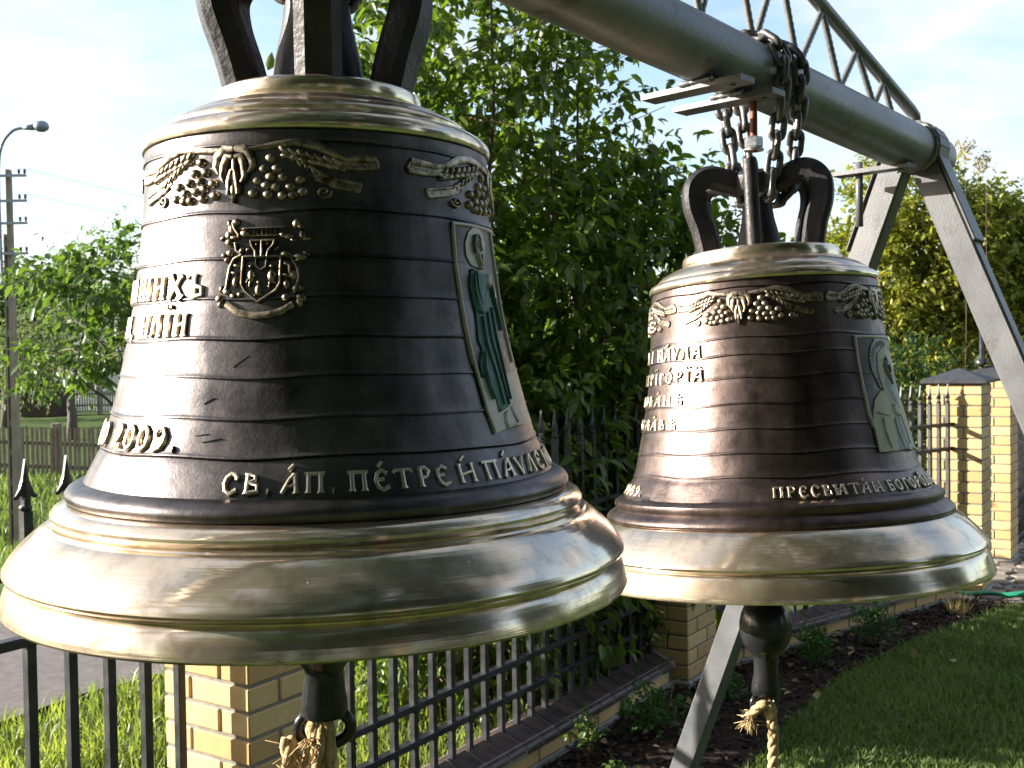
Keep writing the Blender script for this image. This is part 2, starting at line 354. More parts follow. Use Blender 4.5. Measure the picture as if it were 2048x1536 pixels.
# mulch bed between the low wall and the lawn
bedge = [(-2.9, -0.9), (-1.2, 1.55), (-0.1, 3.05), (0.45, 3.75), (0.95, 4.38), (1.30, 4.95), (1.73, 5.62), (2.2, 6.12), (2.85, 6.72), (3.15, 6.98), (3.44, 7.16)]
wedge = [tuple(A + N1 * 0.12 + D1 * s_) for s_ in (-4.2, -2.6, -0.6, 0.3, 1.0, 1.7, 2.3)] + [tuple(B + N1 * 0.05)] + [tuple(B + DBC * s_ + NBC * 0.12) for s_ in (0.7, 1.6, 2.75)]
bv = []; m_ = 10
for (a, b) in zip(bedge, wedge):
    for k in range(m_ + 1):
        t = k / m_; x = a[0] * (1 - t) + b[0] * t; y = a[1] * (1 - t) + b[1] * t
        bv.append((x, y, 0.002 + 0.016 * 4 * t * (1 - t) * (1 - .5 * t) + 0.004 * (1 - t) * math.sin(x * 9) * math.sin(y * 11)))
bi = np.arange(len(bv)).reshape(len(bedge), m_ + 1); bf = np.stack([bi[:-1, :-1], bi[:-1, 1:], bi[1:, 1:], bi[1:, :-1]], -1).reshape(-1, 4)
bed = npmesh('mulch_bed', np.array(bv), bf[:, ::-1], M['mulch'], smooth=True, kind='structure', label='dark bark mulch bed along the low wall')
def in_bed(n):
    i = RNG.integers(2, len(bedge) - 1, n); u = RNG.random(n); t = RNG.random(n) ** 0.9
    a = np.array(bedge); b = np.array(wedge); P = (a[i] * (1 - u)[:, None] + a[i + 1] * u[:, None]); Q = (b[i] * (1 - u)[:, None] + b[i + 1] * u[:, None])
    return P * (1 - t)[:, None] + Q * t[:, None]

def leaf_arrays(pos, dirv, nrm, L, W, fold=0.18):
    """five-point folded leaves -> verts, tris"""
    n = len(pos); d = dirv / np.linalg.norm(dirv, axis=1)[:, None]
    s_ = np.cross(d, nrm); s_ /= np.linalg.norm(s_, axis=1)[:, None] + 1e-9; u = np.cross(s_, d)
    L = L[:, None]; W = W[:, None]
    base = pos; mid = pos + d * L * 0.45 - u * W * fold
    lm = pos + d * L * 0.42 - s_ * W * 0.5 + u * W * fold; rm = pos + d * L * 0.42 + s_ * W * 0.5 + u * W * fold
    tip = pos + d * L - u * L * 0.10
    V = np.stack([base, lm, mid, rm, tip], 1).reshape(-1, 3); o = (np.arange(n) * 5)[:, None]
    F = np.concatenate([o + [0, 3, 2], o + [0, 2, 1], o + [2, 3, 4], o + [1, 2, 4]], 1).reshape(-1, 3)
    return V, F
def leaf_arrays8(pos, dirv, nrm, L, W, fold=0.16):
    n = len(pos); d = dirv / np.linalg.norm(dirv, axis=1)[:, None]
    s_ = np.cross(d, nrm); s_ /= np.linalg.norm(s_, axis=1)[:, None] + 1e-9; u = np.cross(s_, d); L = L[:, None]; W = W[:, None]
    def p(f, w, h, c): return pos + d * L * f + s_ * W * w + u * (W * h - L * c)
    V = np.stack([pos, p(.25, -.42, fold, .01), p(.25, 0, -fold * .4, .01), p(.25, .42, fold, .01), p(.60, -.40, fold * .9, .06), p(.60, 0, -fold * .4, .06), p(.60, .40, fold * .9, .06), p(1, 0, 0, .20)], 1).reshape(-1, 3)
    o = (np.arange(n) * 8)[:, None]; q = [[0, 3, 2], [0, 2, 1], [1, 2, 5], [1, 5, 4], [2, 3, 6], [2, 6, 5], [4, 5, 7], [5, 6, 7]]
    return V, np.concatenate([o + t for t in q], 1).reshape(-1, 3)
def rand_unit(n):
    v = RNG.normal(size=(n, 3)); return v / np.linalg.norm(v, axis=1)[:, None]
# bark chips on the bed
n_ = 5200; xy = in_bed(n_); pos = np.column_stack([xy, 0.008 + 0.018 * RNG.random(n_)])
dv = rand_unit(n_) * [1, 1, 0.35]; nr = rand_unit(n_) * 0.5 + [0, 0, 1]
V_, F_ = leaf_arrays(pos, dv, nr, 0.02 + 0.035 * RNG.random(n_), 0.012 + 0.014 * RNG.random(n_))
npmesh('bark_chips', V_, F_, M['chip'], tint=np.repeat(RNG.random(n_) ** 2, 5), kind='stuff', label='loose dark bark chips covering the bed')
n_ = 55; xy = np.concatenate([in_bed(40), np.column_stack([1.2 + 2.6 * RNG.random(15), 4.6 + 2.2 * RNG.random(15)])])
pos = np.column_stack([xy, np.full(n_, 0.032)]); dv = rand_unit(n_) * [1, 1, 0.3]; nr = rand_unit(n_) * 0.35 + [0, 0, 1]
V_, F_ = leaf_arrays(pos, dv, nr, 0.035 + 0.03 * RNG.random(n_), 0.025 + 0.02 * RNG.random(n_))
npmesh('fallen_leaves', V_, F_, M['leaf_dead'], tint=np.repeat(RNG.random(n_), 5), kind='stuff', label='scattered pale fallen leaves on mulch and lawn')

def grass(name, xy, hmin, hmax, mat, label, lean=0.5, wid=0.004):
    n = len(xy); z = terrain(xy[:, 0], xy[:, 1]) - 0.012; base = np.column_stack([xy, z]); h = hmin + (hmax - hmin) * RNG.random(n) ** 1.5
    a = RNG.random(n) * 2 * np.pi; s_ = np.column_stack([np.cos(a), np.sin(a), np.zeros(n)]); w = wid * (0.6 + 0.8 * RNG.random(n))[:, None]
    b = RNG.random(n) * 2 * np.pi; ln = lean * RNG.random(n); l = np.column_stack([np.cos(b) * ln, np.sin(b) * ln, np.zeros(n)]) * h[:, None]
    up = np.array([0, 0, 1.0]) * h[:, None]
    V = np.stack([base - s_ * w, base + s_ * w, base + up * 0.6 + l * 0.35 - s_ * w * 0.8, base + up * 0.6 + l * 0.35 + s_ * w * 0.8, base + up * 0.92 + l], 1).reshape(-1, 3)
    o = (np.arange(n) * 5)[:, None]; F = np.concatenate([o + [0, 1, 3], o + [0, 3, 2], o + [2, 3, 4]], 1).reshape(-1, 3)
    # colour drifts in patches
    pt = 0.5 + 0.28 * np.sin(xy[:, 0] * 2.3 + 1.1) * np.sin(xy[:, 1] * 1.9) + 0.2 * np.sin(xy[:, 0] * 7.1) * np.sin(xy[:, 1] * 6.3)
    t = np.clip(pt * 0.6 + 0.5 * RNG.random(n) - 0.1, 0, 1)
    return npmesh(name, V, F, mat, tint=np.repeat(t, 5), kind='stuff', label=label)
def lawn_pts(n):
    out = []
    ex = np.array([p[0] for p in bedge]); ey = np.array([p[1] for p in bedge])
    while sum(map(len, out)) < n:
        p = np.column_stack([0.7 + 5.0 * RNG.random(n), 4.0 + 4.6 * RNG.random(n) ** 1.1])
        xe = np.interp(p[:, 1], ey, ex)              # bed edge x at that y
        ok = (p[:, 0] > xe + 0.06 * (RNG.random(n) - 0.7)) & (p[:, 1] < 7.0 + 0.30 * np.abs(p[:, 0] - 3.44) * 0 + 0.12 + 0.12 * p[:, 0] * 0)
        ok &= p[:, 0] < p[:, 1] * 0.62
        th_ = np.sin(p[:, 0] * 3.1 + 2 * np.sin(p[:, 1] * 2.2)) * np.sin(p[:, 1] * 3.7 + p[:, 0]); ok &= RNG.random(n) < 0.72 + 0.5 * th_
        out.append(p[ok])
    return np.concatenate(out)[:n]
grass('lawn_grass', lawn_pts(60000), 0.018, 0.060, M['grass'], 'short mown green lawn beside the mulch bed', 0.9, 0.0035)
# verge behind the fence
n_ = 60000; u_ = -3.5 + 9.0 * RNG.random(n_); w_ = RNG.random(n_); fp = A + D1[None] * u_[:, None] + N1[None] * 0.36
q_ = (fp - RP) @ RN; rd_ = fp - RN[None] * q_[:, None]      # foot on the road edge
keep = q_ < -0.15
vx = fp * (1 - w_)[:, None] + rd_ * w_[:, None]
tuft = 0.5 + 0.5 * np.sin(vx[:, 0] * 5.1 + 2 * np.sin(vx[:, 1] * 3.7)) * np.sin(vx[:, 1] * 4.3 + 1)
sel = keep & (RNG.random(n_) < 0.35 + 0.65 * tuft)
grass('verge_grass', vx[sel], 0.04, 0.15, M['grass_long'], 'long sunlit grass between iron fence and lane', 0.9, 0.0042)
xy = np.column_stack([-14 + 11 * RNG.random(26000), 11.5 + 9 * RNG.random(26000)])
xy = xy[((xy - RP) @ RN > 3.4) & (xy[:, 0] > -0.62 * xy[:, 1])]
grass('roadside_grass', xy, 0.06, 0.20, M['grass'], 'rough green grass on the bank below the wooden picket fence', 0.7, 0.009)
# pavement with stones near the gate pillars
pav = [(2.95, 7.02), (3.30, 7.12), (3.62, 7.20), (6.5, 7.6), (9.5, 12.5), (5.6, 13.6), (3.55, 8.7)]
pm = MB(); pm.add([(x, y, 0.0) for x, y in pav], [tuple(range(len(pav)))])
pave = pm.build('pavement', M['mortar'], kind='structure', label='irregular stone paving around the gate pillars')
from mathutils.geometry import intersect_point_line
def inside(p, poly):
    r = False; j = len(poly) - 1
    for i in range(len(poly)):
        if (poly[i][1] > p[1]) != (poly[j][1] > p[1]) and p[0] < (poly[j][0] - poly[i][0]) * (p[1] - poly[i][1]) / (poly[j][1] - poly[i][1]) + poly[i][0]: r = not r
        j = i
    return r
cnt = 0
for j in range(40):
    for i in range(36):
        cx_ = 2.9 + i * 0.19 + (0.095 if j % 2 else 0) + random.uniform(-.02, .02); cy_ = 7.0 + j * 0.165 + random.uniform(-.015, .015)
        if not inside((cx_, cy_), pav) or cnt >= 290 or cx_ > 0.56 * cy_ + 0.3: continue
        k = 6; an = [2 * math.pi * (q + random.uniform(-.18, .18)) / k + 0.5 for q in range(k)]; rr = [random.uniform(.082, .100) for _ in range(k)]
        top = [(cx_ + r * math.cos(a), cy_ + r * math.sin(a) * 0.93) for r, a in zip(rr, an)]; zt = 0.022 + random.uniform(-.004, .004)
        vs_ = [(x, y, -0.01) for x, y in top] + [(x, y, zt - .008) for x, y in top] + [(cx_ + (x - cx_) * .86, cy_ + (y - cy_) * .86, zt) for x, y in top]
        fs = [tuple(range(2 * k, 3 * k))] + [(q, (q + 1) % k, (q + 1) % k + k, q + k) for q in range(k)] + [(q + k, (q + 1) % k + k, (q + 1) % k + 2 * k, q + 2 * k) for q in range(k)]
        MB().add(vs_, fs).build('paving_stone', M['paver'], pave); cnt += 1

# ------------------------------------------------------------------ brick pillars
ROT1 = math.atan2(D1[1], D1[0])
brick_me = MB().cbox((0, 0, 0), (0.24, 0.115, 0.066), 0.004).v
bm_ = MB().cbox((0, 0, 0), (0.24, 0.115, 0.066), 0.004)
me_brick = bpy.data.meshes.new('brick'); me_brick.from_pydata(bm_.v, [], bm_.f); me_brick.materials.append(M['brick'])
PW = 0.365; Z0 = 0.038; PITCHZ = 0.0762; NC = 19
def pillar(corner, label):
    """corner = near corner; local x runs along the fence, local y behind it"""
    t = thing('brick_pillar', label, 'pillar', (corner[0], corner[1], 0), ROT1, 'yellow brick fence pillars')
    MB().box((0.006, 0.006, Z0 - 0.02), (PW - 0.006, PW - 0.006, Z0 + NC * PITCHZ + 0.004)).build('mortar_core', M['mortar'], t)
    MB().cbox((-0.012, -0.012, -0.30), (PW + 0.012, PW + 0.012, Z0 - 0.004), 0.006).build('footing', M['concrete'], t)
    L, Wd = 0.24, 0.115
    for c in range(NC):
        z = Z0 + c * PITCHZ + 0.005
        if c % 2 == 0: lay = [(0, 0, 0), (PW, 0, 90), (PW, PW, 180), (0, PW, 270)]
        else: lay = [(PW - L, 0, 0), (PW, PW - L, 90), (L, PW, 180), (0, L, 270)]
        for x, y, a in lay:
            o = link('brick', me_brick, t); o.location = (x + random.uniform(-.001, .001), y + random.uniform(-.001, .001), z); o.rotation_euler = (0, 0, R(a))
    zt = Z0 + NC * PITCHZ + 0.006; o_ = 0.035; m = MB(); c = PW / 2; e = PW + o_
    m.add([(-o_, -o_, zt), (e, -o_, zt), (e, e, zt), (-o_, e, zt), (-o_, -o_, zt + .022), (e, -o_, zt + .022), (e, e, zt + .022), (-o_, e, zt + .022), (c, c, zt + .105)],
          [(3, 2, 1, 0), (0, 1, 5, 4), (1, 2, 6, 5), (2, 3, 7, 6), (3, 0, 4, 7), (4, 5, 8), (5, 6, 8), (6, 7, 8), (7, 4, 8)])
    m.build('cap', M['cap'], t)
    return t
pillar(A, 'yellow brick pillar behind the large dark bell with the coat of arms')
pillar(B, 'yellow brick pillar at the fence corner behind the leaning grey leg')
pillar(C1, 'yellow brick pillar with a spear fence standing before its sunlit face')
pillar(C2, 'yellow brick gate pillar standing on the stone paving')
Zp = A - D1 * 2.966
pillar(Zp, 'yellow brick pillar at the far end of the fence by the road')

# ------------------------------------------------------------------ low walls with coping
tile_prof = [(-0.120, 0.100), (-0.124, 0.112), (-0.122, 0.124), (-0.112, 0.134), (0.0, 0.180), (0.112, 0.134), (0.122, 0.124), (0.124, 0.112), (0.120, 0.100)]
TW = 0.1175
tm = MB(); n_ = len(tile_prof)
tm.add([(0, y, z) for y, z in tile_prof] + [(TW, y, z) for y, z in tile_prof],
       [tuple(range(n_))[::-1], tuple(range(n_, 2 * n_))] + [(i, (i + 1) % n_, (i + 1) % n_ + n_, i + n_) for i in range(n_)])
me_tile = bpy.data.meshes.new('coping_tile'); me_tile.from_pydata(tm.v, [], tm.f); me_tile.materials.append(M['tile'])
def low_wall(p, d, length, label):
    """p = start on the fence centre line, d = direction"""
    rz = math.atan2(d[1], d[0]); t = thing('low_wall', label, 'wall', (p[0], p[1], 0), rz, 'low walls under the iron fence')
    MB().box((0, -0.098, 0.028), (length, 0.098, 0.142)).build('mortar_core', M['mortar'], t)
    MB().cbox((0, -0.112, -0.3), (length, 0.112, 0.029), 0.004).build('footing', M['concrete'], t)
    nb = int(length / 0.2525)
    off = (length - nb * 0.2525) / 2
    for i in range(nb):
        for sgn in (-1, 1):
            o = link('brick', me_brick, t)
            o.location = (off + i * 0.2525, (-0.104 if sgn < 0 else 0.104 - 0.115), 0.031)
    nt_ = int(length / 0.1262); off = (length - nt_ * 0.1262) / 2
    for i in range(nt_):
        o = link('coping_tile', me_tile, t); o.location = (off + i * 0.1262 + 0.004, random.uniform(-.0015, .0015), random.uniform(-.001, .001))
    m = MB(); m.add([(0, y * 0.985, z - 0.004) for y, z in tile_prof] + [(length, y * 0.985, z - 0.004) for y, z in tile_prof],
       [tuple(range(n_))[::-1], tuple(range(n_, 2 * n_))] + [(i, (i + 1) % n_, (i + 1) % n_ + n_, i + n_) for i in range(n_)])
    m.build('coping_joint', M['concrete'], t); return t
FC = 0.19
low_wall(A + N1 * FC + D1 * (PW + 0.002), D1, 2.966 - PW - 0.004, 'low dark-coped wall between the lit brick pillar and the corner pillar')
low_wall(Zp + N1 * FC + D1 * (PW + 0.002), D1, 2.966 - PW - 0.004, 'low dark-coped wall beside the lane, before the lit brick pillar')
low_wall(B + NBC * FC + DBC * 0.30, DBC, 3.038 - 0.20 - 0.30, 'low dark-coped wall from the corner pillar towards the gate pillars')

# ------------------------------------------------------------------ iron fence panels
def spear_mesh():
    m = MB(); w = 0.011; zc = 1.362
    # flat spear head with swept barbs, thickness 8 mm
    out = [(0.000, 1.487), (0.0045, 1.462), (0.009, 1.436), (0.016, 1.414), (0.027, 1.397), (0.033, 1.394), (0.031, 1.387), (0.021, 1.389), (0.012, 1.400), (0.009, 1.385)]
    pts = out + [(-x, z) for x, z in out[:0:-1]]; k = len(pts)
    for sgn, th in ((1, 0.0045),):
        vs_ = [(x, -th * (0.35 if abs(x) > .02 else 1), z) for x, z in pts] + [(x, th * (0.35 if abs(x) > .02 else 1), z) for x, z in pts]
        vs_ += [(0, -0.008, 1.41), (0, 0.008, 1.41)]
        fs = [(i, (i + 1) % k, 2 * k) for i in range(k)] + [((i + 1) % k + k, i + k, 2 * k + 1) for i in range(k)] + [((i + 1) % k, i, i + k, (i + 1) % k + k) for i in range(k)]
        m.add(vs_, fs)
    m.box((-.0085, -.0085, 1.355), (.0085, .0085, 1.392))
    m.lathe([(0, 1.372), (.013, 1.372), (.0165, 1.367), (.0165, 1.362), (.013, 1.357), (0, 1.357)], 10)
    me = bpy.data.meshes.new('spear_tip'); me.from_pydata(m.v, [], m.f); me.materials.append(M['iron']); return me
me_spear = spear_mesh()
pk = MB().cbox((-.0125, -.0125, 0.150), (.0125, .0125, 1.358), 0.0015)
me_bar = bpy.data.meshes.new('upright_bar'); me_bar.from_pydata(pk.v, [], pk.f); me_bar.materials.append(M['iron'])
def fence_panel(p, d, svals, s0, s1, label):
    rz = math.atan2(d[1], d[0]); t = thing('iron_fence_panel', label, 'fence', (p[0], p[1], 0), rz, 'black iron fence panels')
    for z, nm in ((0.305, 'rail'), (0.44, 'rail'), (1.035, 'rail'), (1.205, 'rail')):
        MB().cbox((s0, -0.017, z - 0.0125), (s1, 0.017, z + 0.0125), 0.0015).build(nm, M['iron'], t)
    for s_ in svals:
        o = link('upright_bar', me_bar, t); o.location = (s_, 0, 0)
        q = link('spear_tip', me_spear, o)
    return t
fence_panel(A + N1 * FC, D1, [1.08 + 0.1137 * k for k in range(-5, 17)], 0.36, 2.97, 'black spear-topped iron fence panel in front of the big shrub')
fence_panel(A + N1 * FC, D1, [-0.084 - 0.1135 * k for k in range(0, 22)], -2.60, -0.012 + 0.03, 'black spear-topped iron fence panel beside the lane')
fence_panel(B + NBC * FC, DBC, [2.927 - 0.1185 * k for k in range(0, 21)], 0.34, 2.985, 'black spear-topped iron fence panel ending before the sunlit gate pillar')
# gate leaf beyond the gate pillars
gt = thing('iron_gate', 'dark iron gate with close upright bars beyond the gate pillars', 'gate', (C2[0] + D1[0] * 0.42 + 0.08, C2[1] + D1[1] * 0.42, 0), ROT1)
for i in range(12):
    MB().cbox((0.05 + i * 0.115, 0.10, 0.06), (0.072 + i * 0.115, 0.125, 1.46), 0.0015).build('upright_bar', M['iron'], gt)
for z in (0.10, 0.45, 1.2):
    MB().cbox((0.0, 0.095, z), (1.40, 0.13, z + 0.04), 0.002).build('rail', M['iron'], gt)
lp = thing('lamp_post', 'thin dark post rising behind the gate pillars', 'post', (3.86, 8.75, 0))
MB().tube([(0, 0, 0), (0, 0, 2.1)], [0.022, 0.018], 8).build('shaft', M['iron'], lp)
MB().lathe([(0.0, 0.03), (0.055, 0.03), (0.05, 0.0), (0.06, -0.02), (0, -0.02)], 12, (0, 0, 1.62)).build('collar', M['iron'], lp)

# ------------------------------------------------------------------ bell frame
AZ = 0.755; PD = Vector((math.sin(AZ), math.cos(AZ), -0.06)).normalized(); SD = Vector((math.cos(AZ), -math.sin(AZ), 0))
def PP(t, s_=0.0, z=None):
    p = Vector((0.417 + t * math.sin(AZ), 1.79 + t * math.cos(AZ), 2.183 - 0.06 * t)) + SD * s_
    if z is not None: p.z = z
    return p
TE, TN = 0.655, -1.85
fr = thing('bell_gantry', 'grey steel pipe frame with angled legs carrying both bells', 'frame', (0, 0, 0))
pm = MB()
PU = SD.cross(PD) * -1
if PU.z < 0: PU = -PU
prof = []
m = MB(); n_ = 40
def pipe_ring(t, r): return [PP(t) + SD * r * math.cos(a) + PU * r * math.sin(a) for a in [2 * math.pi * k / n_ for k in range(n_)]]
rings = [(TN - 0.12, 0.02), (TN - 0.11, 0.045)] + [(TN - 0.09 + (TE + 0.09 - TN + 0.0) * k / 24, 0.0505) for k in range(25)] + [(TE + 0.095, 0.047), (TE + 0.108, 0.036), (TE + 0.115, 0.016)]
vs_ = []
for t, r in rings: vs_ += pipe_ring(t, r)
fs = [(i * n_ + k, i * n_ + (k + 1) % n_, (i + 1) * n_ + (k + 1) % n_, (i + 1) * n_ + k) for i in range(len(rings) - 1) for k in range(n_)]
fs += [tuple(range(n_))[::-1], tuple(range((len(rings) - 1) * n_, len(rings) * n_))]
m.add(vs_, fs, True); m.build('pipe', M['galv'], fr, 40)
for te in (TE, TN):
    for sgn, s0, sb in ((-1, -0.062, -0.877), (1, 0.016, 0.885)):
        a = PP(te, s0 + (0.02 if sgn < 0 else 0.0), 2.125); b = PP(te, sb, -0.02)
        m = MB(); ax = (b - a).normalized(); side = PD; oth = ax.cross(side).normalized()
        Mx = Matrix((side, oth, ax)).transposed().to_4x4(); Mx.translation = a
        m.cbox((-0.021, -0.030, -0.02), (0.021, 0.030, (b - a).length), 0.005, Mx)
        lg = m.build('leg', M['grey'], fr)
        # gusset plate welded over the top of the leg
        m2 = MB(); m2.cbox((-0.026, -0.036 if sgn < 0 else 0.031, 0.0), (-0.0215 + 0.05, -0.031 if sgn < 0 else 0.037, 0.21), 0.002, Mx); m2.build('gusset', M['grey'], lg)
        MB().cbox((-0.07, -0.09, -0.012), (0.07, 0.09, 0.004), 0.002, Matrix.Translation(b + Vector((0, 0, 0.024)))).build('foot_plate', M['grey'], lg)
    # saddle strap over the pipe at the leg head
    m = MB(); pts = []
    for a in [R(x) for x in range(-40, 221, 20)]:
        pts.append(PP(te) + SD * 0.056 * math.cos(a) + PU * 0.056 * math.sin(a))
    for i in range(len(pts) - 1): m.bar(pts[i], pts[i + 1], 0.05, 0.008, ((pts[i] + pts[i + 1]) / 2 - PP(te)))
    m.build('saddle', M['grey'], fr)
# flat lugs welded under the pipe, across it
def lug(t, s0, s1, z, nm='lug'):
    a, b = PP(t, s0, z), PP(t, s1, z); m = MB(); m.bar(a, b, 0.040, 0.009, (0, 0, 1))
    o = m.build(nm, M['grey'], fr)
    h = MB(); hc = a.lerp(b, 0.86); h.lathe([(0, -0.0062), (0.005, -0.0062), (0.005, 0.0056), (0, 0.0056)], 10, hc); h.build('bolt_hole', M['iron'], o)
    return o
def weld(pts, r=0.0045):
    m = MB(); q = smooth_path(pts, 5); m.tube(q, [r * random.uniform(.7, 1.3) for _ in q], 6); m.build('weld_bead', M['galv'], fr)
for te in (TE,):
    for dt in (-.027, .027):
        weld([tuple(PP(te + dt) + SD * 0.053 * math.cos(R(a)) + PU * 0.053 * math.sin(R(a))) for a in range(-60, 241, 25)])
for t_, zz_ in ((-.165, 2.142), (-.075, 2.137)):
    for dt in (-.021, .021): weld([tuple(PP(t_ + dt, s_, zz_ - .001)) for s_ in (-.03, -.01, .012, .03)], .0042)
lug(-0.165, -0.104, 0.080, 2.135); lug(-0.075, -0.104, 0.082, 2.130); lug(0.555, -0.135, 0.03, 2.098)
lug(-1.00, -0.12, 0.09, 2.186); lug(-0.80, -0.12, 0.09, 2.174)
MB().tube([PP(0.56, -0.085, 2.12), PP(0.56, -0.085, 1.985)], 0.008, 8).build('drop_rod', M['grey'], fr)
# lattice truss on top
TPK = -0.55
def chord_z(t): return 2.218 + 0.327 * (0.642 - t) if t >= TPK else 2.218 + 0.327 * (0.642 - TPK) - 0.31 * (TPK - t)
ch = MB(); ch.tube([PP(0.648, 0, 2.185), PP(0.642, 0, 2.216), PP(0.62, 0, chord_z(0.62))] + [PP(0.6 - 0.23 * k, 0, chord_z(0.6 - 0.23 * k)) for k in range(6)] + [PP(TPK, 0, chord_z(TPK)), PP(-1.75, 0, chord_z(-1.75))], 0.0125, 10)
ch.build('truss_chord', M['galv'], fr)
def rebar(a, b, r=0.0058):
    m = MB(); a, b = Vector(a), Vector(b); L = (b - a).length; n = max(4, int(L / 0.006)); pts = []; rr = []
    for i in range(n + 1): pts.append(a.lerp(b, i / n)); rr.append(r * (1.0 if i % 2 else 1.16))
    m.tube(pts, rr, 6); return m.build('truss_rod', M['galv'], fr)
tops = [(0.484, None)]
low = [0.53, 0.445, 0.300, 0.140, -0.01, -0.17, -0.34, -0.52, -0.70, -0.88, -1.06]
up = [0.490, 0.372, 0.232, 0.075, -0.085, -0.25, -0.42, -0.60, -0.78, -0.96]
def pt_top(t): return PP(t, 0, 2.183 - 0.06 * t + 0.050)
for i in range(len(up)):
    rebar(pt_top(low[i]), PP(up[i], 0, chord_z(up[i]) - 0.008)); rebar(PP(up[i], 0, chord_z(up[i]) - 0.008), pt_top(low[i + 1]))

# ------------------------------------------------------------------ bells
K1 = 0.9115
BODY = {1: [(.193, .4835), (.1938, .45), (.1975, .4048), (.2030, .3576), (.2085, .318), (.2155, .2791), (.224, .2405), (.2345, .2), (.2455, .1658), (.264, .1291)],
        2: [(.1825, .4615), (.1845, .43), (.1895, .3732), (.1990, .30), (.2105, .236), (.2185, .20), (.2285, .1647), (.248, .1319)]}
LINES = {1: [.470, .4035, .3573, .318, .279, .2412, .202, .166], 2: [.4495, .3735, .347, .312, .273, .236, .200, .165]}
TOPP = {1: [(0.0, .558), (.112, .558), (.1165, .5555), (.118, .552), (.118, .5435), (.117, .5405), (.123, .5385), (.138, .5335), (.147, .5295), (.1495, .5265), (.152, .5255), (.163, .5215), (.171, .5165), (.1742, .5125), (.1738, .5095), (.1765, .5085), (.185, .5055), (.192, .501), (.196, .4955), (.197, .4895), (.1955, .4855), (.1922, .4840), (.190, .4838)],
        2: [(0.0, .523), (.122, .523), (.1265, .521), (.128, .518), (.1285, .508), (.1282, .5055), (.133, .5042), (.143, .5005), (.156, .4945), (.167, .4875), (.1735, .4815), (.1742, .4795), (.1775, .4785), (.183, .4755), (.1865, .4705), (.187, .4665), (.1855, .4632), (.1825, .4620), (.180, .4618)]}
MIDP = {1: [(.264, .1291), (.2672, .1288), (.2735, .1270), (.2795, .1233), (.2832, .1182), (.2833, .1135), (.281, .1092), (.2785, .1085)],
        2: [(.248, .1319), (.2510, .1315), (.2575, .1292), (.263, .1250), (.2642, .1195), (.262, .1148), (.2618, .1132), (.267, .1100), (.2735, .1055), (.2778, .1000), (.278, .0960), (.2765, .0938), (.274, .0936)]}
LOWP = {1: [(.2785, .1083), (.2826, .1080), (.2895, .1050), (.2955, .1012), (.2985, .0968), (.2985, .0935), (.2955, .0898), (.2948, .0885), (.2968, .0875), (.3018, .0868), (.3035, .0850), (.3030, .0835), (.3062, .0825), (.3125, .0785), (.320, .0720), (.327, .0658), (.3335, .0592), (.339, .0525), (.3432, .0460), (.3458, .0415), (.3462, .0385), (.3445, .0352), (.3405, .0328), (.3378, .0312), (.3376, .0298), (.3400, .0280), (.3438, .0230), (.3470, .0140), (.3492, .0055), (.3497, .0015), (.3485, -.0008), (.345, -.0015), (.336, 0.0), (.322, .006), (.30, .03)],
        2: [(.274, .0934), (.2775, .0930), (.281, .0912), (.2895, .0845), (.298, .0765), (.306, .0680), (.313, .0598), (.3185, .0525), (.322, .0478), (.3230, .0448), (.3222, .0415), (.3185, .0386), (.3160, .0370), (.3162, .0354), (.3188, .0335), (.3215, .0280), (.3250, .0185), (.3280, .0085), (.3298, .0020), (.3292, -.0008), (.326, -.0015), (.316, 0.0), (.30, .008), (.28, .03)]}
INNER = {1: [(.30, .03), (.262, .075), (.228, .15), (.202, .25), (.182, .40), (.172, .50), (.10, .53), (0.0, .535)], 2: [(.28, .03), (.245, .075), (.212, .15), (.188, .25), (.172, .38), (.162, .45), (.10, .49), (0.0, .495)]}
POSE = {1: ((-0.2, 1.1344, 1.4872), 0.0018, -0.0052, K1), 2: ((0.4356, 1.752, 1.364), -0.0352, 0.0583, 1.0)}
def bell_matrix(b):
    loc, tx, ty, k = POSE[b]; ax = Vector((tx, ty, 1)).normalized(); e1 = Vector((1, 0, 0)); e1 = (e1 - ax * e1.dot(ax)).normalized(); e2 = ax.cross(e1)
    Mx = Matrix((e1, e2, ax)).transposed().to_4x4(); Mx.translation = Vector(loc); return Mx
def body_r(b, z):
    p = BODY[b]; return float(np.interp(z, [q[1] for q in p][::-1], [q[0] for q in p][::-1]))
def surf(b, phi, z, h):
    """point on the casting: phi in degrees from the -y side, z and h in bell units"""
    r = body_r(b, z); dr = (body_r(b, z + .004) - body_r(b, z - .004)) / .008; l = math.hypot(1, dr)
    rr = r + h / l; zz = z - h * dr / l; a = R(phi); k = POSE[b][3]
    return (k * rr * math.sin(a), -k * rr * math.cos(a), k * zz)
